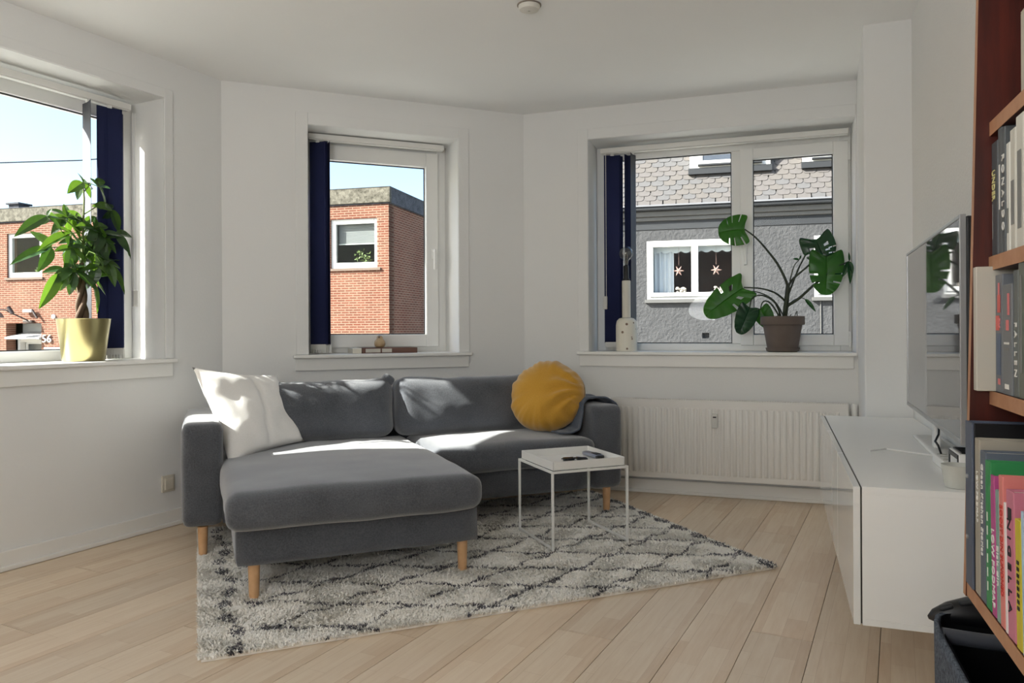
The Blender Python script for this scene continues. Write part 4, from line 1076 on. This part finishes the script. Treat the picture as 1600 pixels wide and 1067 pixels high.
# porch door
dx0, dx1 = DOOR[:2]
d = MB(); d.box(dx0, dx1, .6, .66, GZ, 1.36); d.build('door_panel', pm('pale_grey_wood', '#B9BAB8', .6), bh)
f = MB().frame(dx0 + .12, dx1 - .12, GZ, .86, (.10, .12, .1, .10), .3, .6).build('door_frame', WFR, bh, bevel=.01)
MB().box(dx0 + .3, dx1 - .5, .52, .56, -.6, .70).build('glass_pane', DGL, f); MB().frame(dx0 + .26, dx1 - .44, -.8, .76, (.06,) * 4, .48, .6).build('sash', WFR, f)
mb = MB(); mb.add([(dx0 + .05, -.1, .86), (dx1, -.1, .86), (dx1, .6, 1.06), (dx0 + .25, .6, 1.06), (dx0 + .05, -.1, .92), (dx1, -.1, .92), (dx1, .6, 1.10), (dx0 + .25, .6, 1.10)],
 [(0, 1, 2, 3), (4, 7, 6, 5), (0, 4, 5, 1), (1, 5, 6, 2), (2, 6, 7, 3), (3, 7, 4, 0)]); mb.build('canopy', WFR, bh)
text('house_number', '56', WFR, bh, T(-11.52, -.03, .86) @ Rx(PI / 2), .34, .24, .02)
MB().lathe([(.07, 0), (.07, .04), (.03, .05)], 20, M=T(-11.27, 0, 1.56) @ Rx(PI / 2)).build('vent_cap', WFR, bh)
MB().box(-11.60, -10.6, -.06, -.002, .50, .60).build('white_ledge', WFR, bh)
wl = thing('wall_lamp', 'jointed wall lamp with bell shade on the brick house front', 'lamp', (c0.x + fd.x * -12.3, c0.y + fd.y * -12.3, 0), aF)
LM = pm('taupe_lamp_metal', '#7A6F69', .5); 
MB().lathe([(.205, 0), (.20, .03), (.15, .13), (.07, .20), (.05, .28), (0, .29)], 24, M=T(-.60, -.55, 1.53)).build('shade', LM, wl, smooth=40)
MB().tube([(-.55, -.55, 1.79), (-.30, -.5, 1.77), (-.20, -.45, 1.70), (.12, -.04, 1.42)], .022, 8).build('arm', pm('dark_brown_metal', '#3B302C', .5), wl, smooth=40)
MB().tube([(-.25, -.45, 1.86), (-.12, -.42, 1.66)], .06, 10).build('joint', pm('dark_brown_metal', '#3B302C', .5), wl, smooth=40)
MB().box(-.08, .28, -.10, -.001, 1.37, 1.45).build('wall_plate', pm('dark_brown_metal', '#3B302C', .5), wl, bevel=.01)
MB().box(-.05, .30, -.14, -.06, 1.70, 1.78).build('crossbar', WFR, wl, bevel=.01)
MB().tube([(.28, -.1, 1.78), (.48, -.1, 1.52)], .035, 8).build('strut', pm('dark_brown_metal', '#3B302C', .5), wl, smooth=40)
ch = thing('chimney', 'small square chimney on the flat roof of the brick house', 'chimney', (c0.x + fd.x * -13.05 - fd.y * .4, c0.y + fd.y * -13.05 + fd.x * .4, 5.0), aF)
MB().box(-.2, .2, -.2, .2, .001, .16).build('stack', DARKMET_SHADE, ch); MB().box(-.26, .26, -.26, .26, .16, .22).build('cap', DARKMET_SHADE, ch, bevel=.01)
ow = MB().tube([(-22, 17.5, 5.0), (-16, 16, 4.75), (-10.2, 15, 4.46), (-8.6, 15, 4.5), (-4, 14.5, 4.7)], .012, 6).build('overhead_wire', BLACKP)
tag(ow, 'single overhead wire crossing the sky outside the left window', 'wire')
for k in range(2):
    o = MB().tube([(-14, 9 + k * .2, 4.72 + k * .12), (-8.0, 11.8, 5.02 + k * .12), (-6, 13, 5.35 + k * .12)], .007, 6).build('overhead_wire', BLACKP)
    tag(o, ('lower', 'upper')[k] + ' of two thin wires high in the sky of the left window', 'wire')

s0 = Vector((3.23, 11.0)); sdv = Vector((.966, -.258)).normalized(); aS = math.atan2(sdv.y, sdv.x)
sh = thing('stucco_house', 'grey stucco house with tiled mansard roof outside the right window', 'house', (s0.x, s0.y, 0), aS)
SW = [(-1.235, .10, 1.515, 2.395), (1.12, 2.45, 1.515, 2.395)]
mb = MB(); holed(mb, -2.6, 9, GZ, 2.58, SW + [(-.432, -.331, .93, 1.013)], 0, .3); mb.box(-.6, -.2, .06, .3, .85, 1.1); mb.build('stucco_wall', m_stucco(), sh)
MB().box(-2.6, -2.3, .3, 6, GZ, 2.6).build('end_wall', MATS.get('end', CONC), sh)
CORN = pm('grey_cornice', '#5A5957', .7); BAND = pm('anthracite_band', '#25272A', .7)
MB().box(-2.62, 9, -.012, .3, 2.565, 2.69).build('dark_band', BAND, sh)
mb = MB(); mb.box(-2.65, 9, -.05, .3, 2.69, 2.75); mb.box(-2.65, 9, -.09, .3, 2.75, 2.83); mb.build('cornice', CORN, sh, bevel=.012)
mb = MB(); mb.box(-2.7, 9, -.17, .0, 2.832, 2.89); mb.build('gutter', BAND, sh, bevel=.02); MB().box(-2.7, 9, -.19, -.165, 2.888, 2.912).build('gutter_lip', pm('white_lip', '#77777A', .4), sh)
RS = math.radians(62); RM = T(0, .02, 2.90) @ Rx(RS)      # roof plane: x along, y up the slope, z out of the roof
MB().box(-2.7, 9, 0, 3.2, -.12, -.015, M=RM).build('roof_base', BAND, sh)
TILES = [pm('rose_grey_slate', '#5B5654', .8, hex2='#4B4846', vscale=9), pm('warm_grey_slate', '#5A5551', .8, hex2='#4E4A47', vscale=9), pm('cool_grey_slate', '#565454', .8, hex2='#4A4949', vscale=9)]
def tile_mesh(m):
    w, l, t, r = .180, .17, .012, .055
    poly = [(-w / 2, l), (-w / 2, r)] + [(-w / 2 + r - r * math.cos(a), r - r * math.sin(a) * .8) for a in (.4, .8, 1.2)] + [(w / 2 - r + r * math.cos(a), r - r * math.sin(a) * .8) for a in (1.2, .8, .4)] + [(w / 2, r), (w / 2, l)]
    return MB().prism(poly[::-1], 0, t).mesh('roof_tile', m)
TM = [tile_mesh(m) for m in TILES]
exp = .0915
for j in range(11):
    for i in range(18):
        x = -1.66 + i * .19 + (.095 if j % 2 else 0); yb = .01 + j * exp; zz = 2.90 + yb * math.sin(RS)
        if (-.60 < x < .56 or x > 1.02) and zz > 3.50: continue
        o = bpy.data.objects.new('roof_tile', TM[random.randrange(3)]); COL.objects.link(o); o.parent = sh
        o.matrix_local = RM @ T(x + random.uniform(-.004, .004), yb + random.uniform(-.004, .004), .012) @ Rx(-.075) @ Rz(random.uniform(-.012, .012))
rest = MB()
for j in range(11, 34):
    for i in range(50):
        x = -2.6 + i * .19 + (.095 if j % 2 else 0); yb = .01 + j * exp
        rest.box(x - .09, x + .09, yb, yb + .1, -.01, .008 + .004 * (i % 2), M=RM)
for j in range(11):
    for i in list(range(18, 40)):
        x = -1.66 + i * .19 + (.095 if j % 2 else 0); yb = .01 + j * exp
        rest.box(x - .09, x + .09, yb, yb + .1, -.01, .008 + .004 * (i % 2), M=RM)
o = rest.build('roof_tile_field', TILES[0], sh); o['kind'] = 'stuff'
for (x0, x1) in ((-.605, .555), (1.005, 2.2)):
    dm_ = MB().box(x0, x1, .24, 1.6, 3.50, 4.6).build('dormer', WFR, sh)
    MB().box(x0 - .02, x1 + .02, .20, .60, 3.405, 3.495).build('dormer_apron', BAND, dm_)
    MB().frame(x0 + .14, x1 - .14, 3.55, 4.5, (.05, .05, .05, .05), .19, .245).build('window_frame', WFR, dm_); MB().box(x0 + .19, x1 - .19, .20, .238, 3.60, 4.45).build('glass_pane', pm('blue_grey_glass', '#4A4F58', .08), dm_)
    MB().box(x0 + .12, x1 - .12, .17, .24, 3.525, 3.548).build('dormer_sill', BAND, dm_)
CURT = pm('sheer_white_curtain', '#C9CBD2', .9); ROOMD = pm('brown_room', '#4B3A36', .9, hex2='#5E4740', vscale=3)
STAR = pm('pink_paper_star', '#A07C74', .6); POT = pm('white_flower', '#A89A92', .7)
for wi, (x0, x1, z0, z1) in enumerate(SW):
    f = MB().frame(x0, x1, z0, z1, (.04,) * 4, .0, .12).build('window', WFR, sh, bevel=.006)
    xm = (x0 + .11 + x1 + .0) / 2 if wi == 0 else (x0 + x1) / 2; xm = -.538 if wi == 0 else xm
    for (a, b) in ((x0 + .04, xm + .0), (xm, x1 - .04)):
        MB().frame(a, b, z0 + .04, z1 - .04, (.055, .045, .06, .055), -.02, .09).build('sash', WFR, f, bevel=.006)
        MB().box(a + .05, b - .04, .03, .036, z0 + .09, z1 - .09).build('glass_pane', GLASS, f)
    MB().box(x0 - .03, x1 + .03, -.06, .06, z0 - .05, z0 - .002).build('sill', CORN, sh)
    MB().box(x0 - .3, x1 + .3, 1.1, 1.15, z0 - .4, z1 + .3).build('room_back', ROOMD, f)
    def cur(u, v, x0=x0, z0=z0, z1=z1): return (x0 + .05 + u * .34 - .06 * (1 - v) * u * 0, .17 + .018 * math.sin(u * 28), z0 + .06 + v * (z1 - z0 - .1))
    MB().grid(cur, 40, 4).build('curtain', CURT, f, smooth=180)
    def val(u, v, x0=x0, x1=x1, z1=z1): return (x0 + .05 + u * (x1 - x0 - .1), .14, z1 - .05 - v * (.10 + .03 * abs(math.sin(u * 26))))
    MB().grid(val, 80, 2).build('valance', CURT, f)
    for sx in ((-.77, -.227) if wi == 0 else (1.5, 2.1)):
        s_ = MB(); c_ = Vector((sx, .10, 1.945))
        for k in range(6):
            a = k * PI / 3; p = Vector((math.cos(a), 0, math.sin(a))) * .085; q = Vector((math.cos(a + PI / 6), 0, math.sin(a + PI / 6))) * .03; q2 = Vector((math.cos(a - PI / 6), 0, math.sin(a - PI / 6))) * .03
            s_.add([c_ + Vector((0, -.02, 0)), c_ + q2, c_ + p, c_ + q, c_ + Vector((0, .02, 0))], [(0, 1, 2), (0, 2, 3), (4, 2, 1), (4, 3, 2)])
        s_.tube([c_ + Vector((0, 0, .08)), c_ + Vector((0, 0, .4))], .002, 4); s_.build('paper_star', STAR, f)
    fl_ = MB()
    for k in range(26):
        cx = (-.73 if k % 2 else -.16) if wi == 0 else (1.6 if k % 2 else 2.1)
        vs, fs = rbox(.05, .05, .035, .016, (4, 4, 3)); fl_.add(vs, fs, 0, T(cx + random.uniform(-.09, .09), .14 + random.uniform(-.03, .03), z0 + .14 + random.uniform(-.03, .035)))
    o = fl_.build('window_flowers', POT, f, smooth=180); o['kind'] = 'stuff'
MB().tube([(1.205, -.012, 1.46), (1.208, -.012, GZ)], .008, 6).build('wall_cable', CORN, sh)
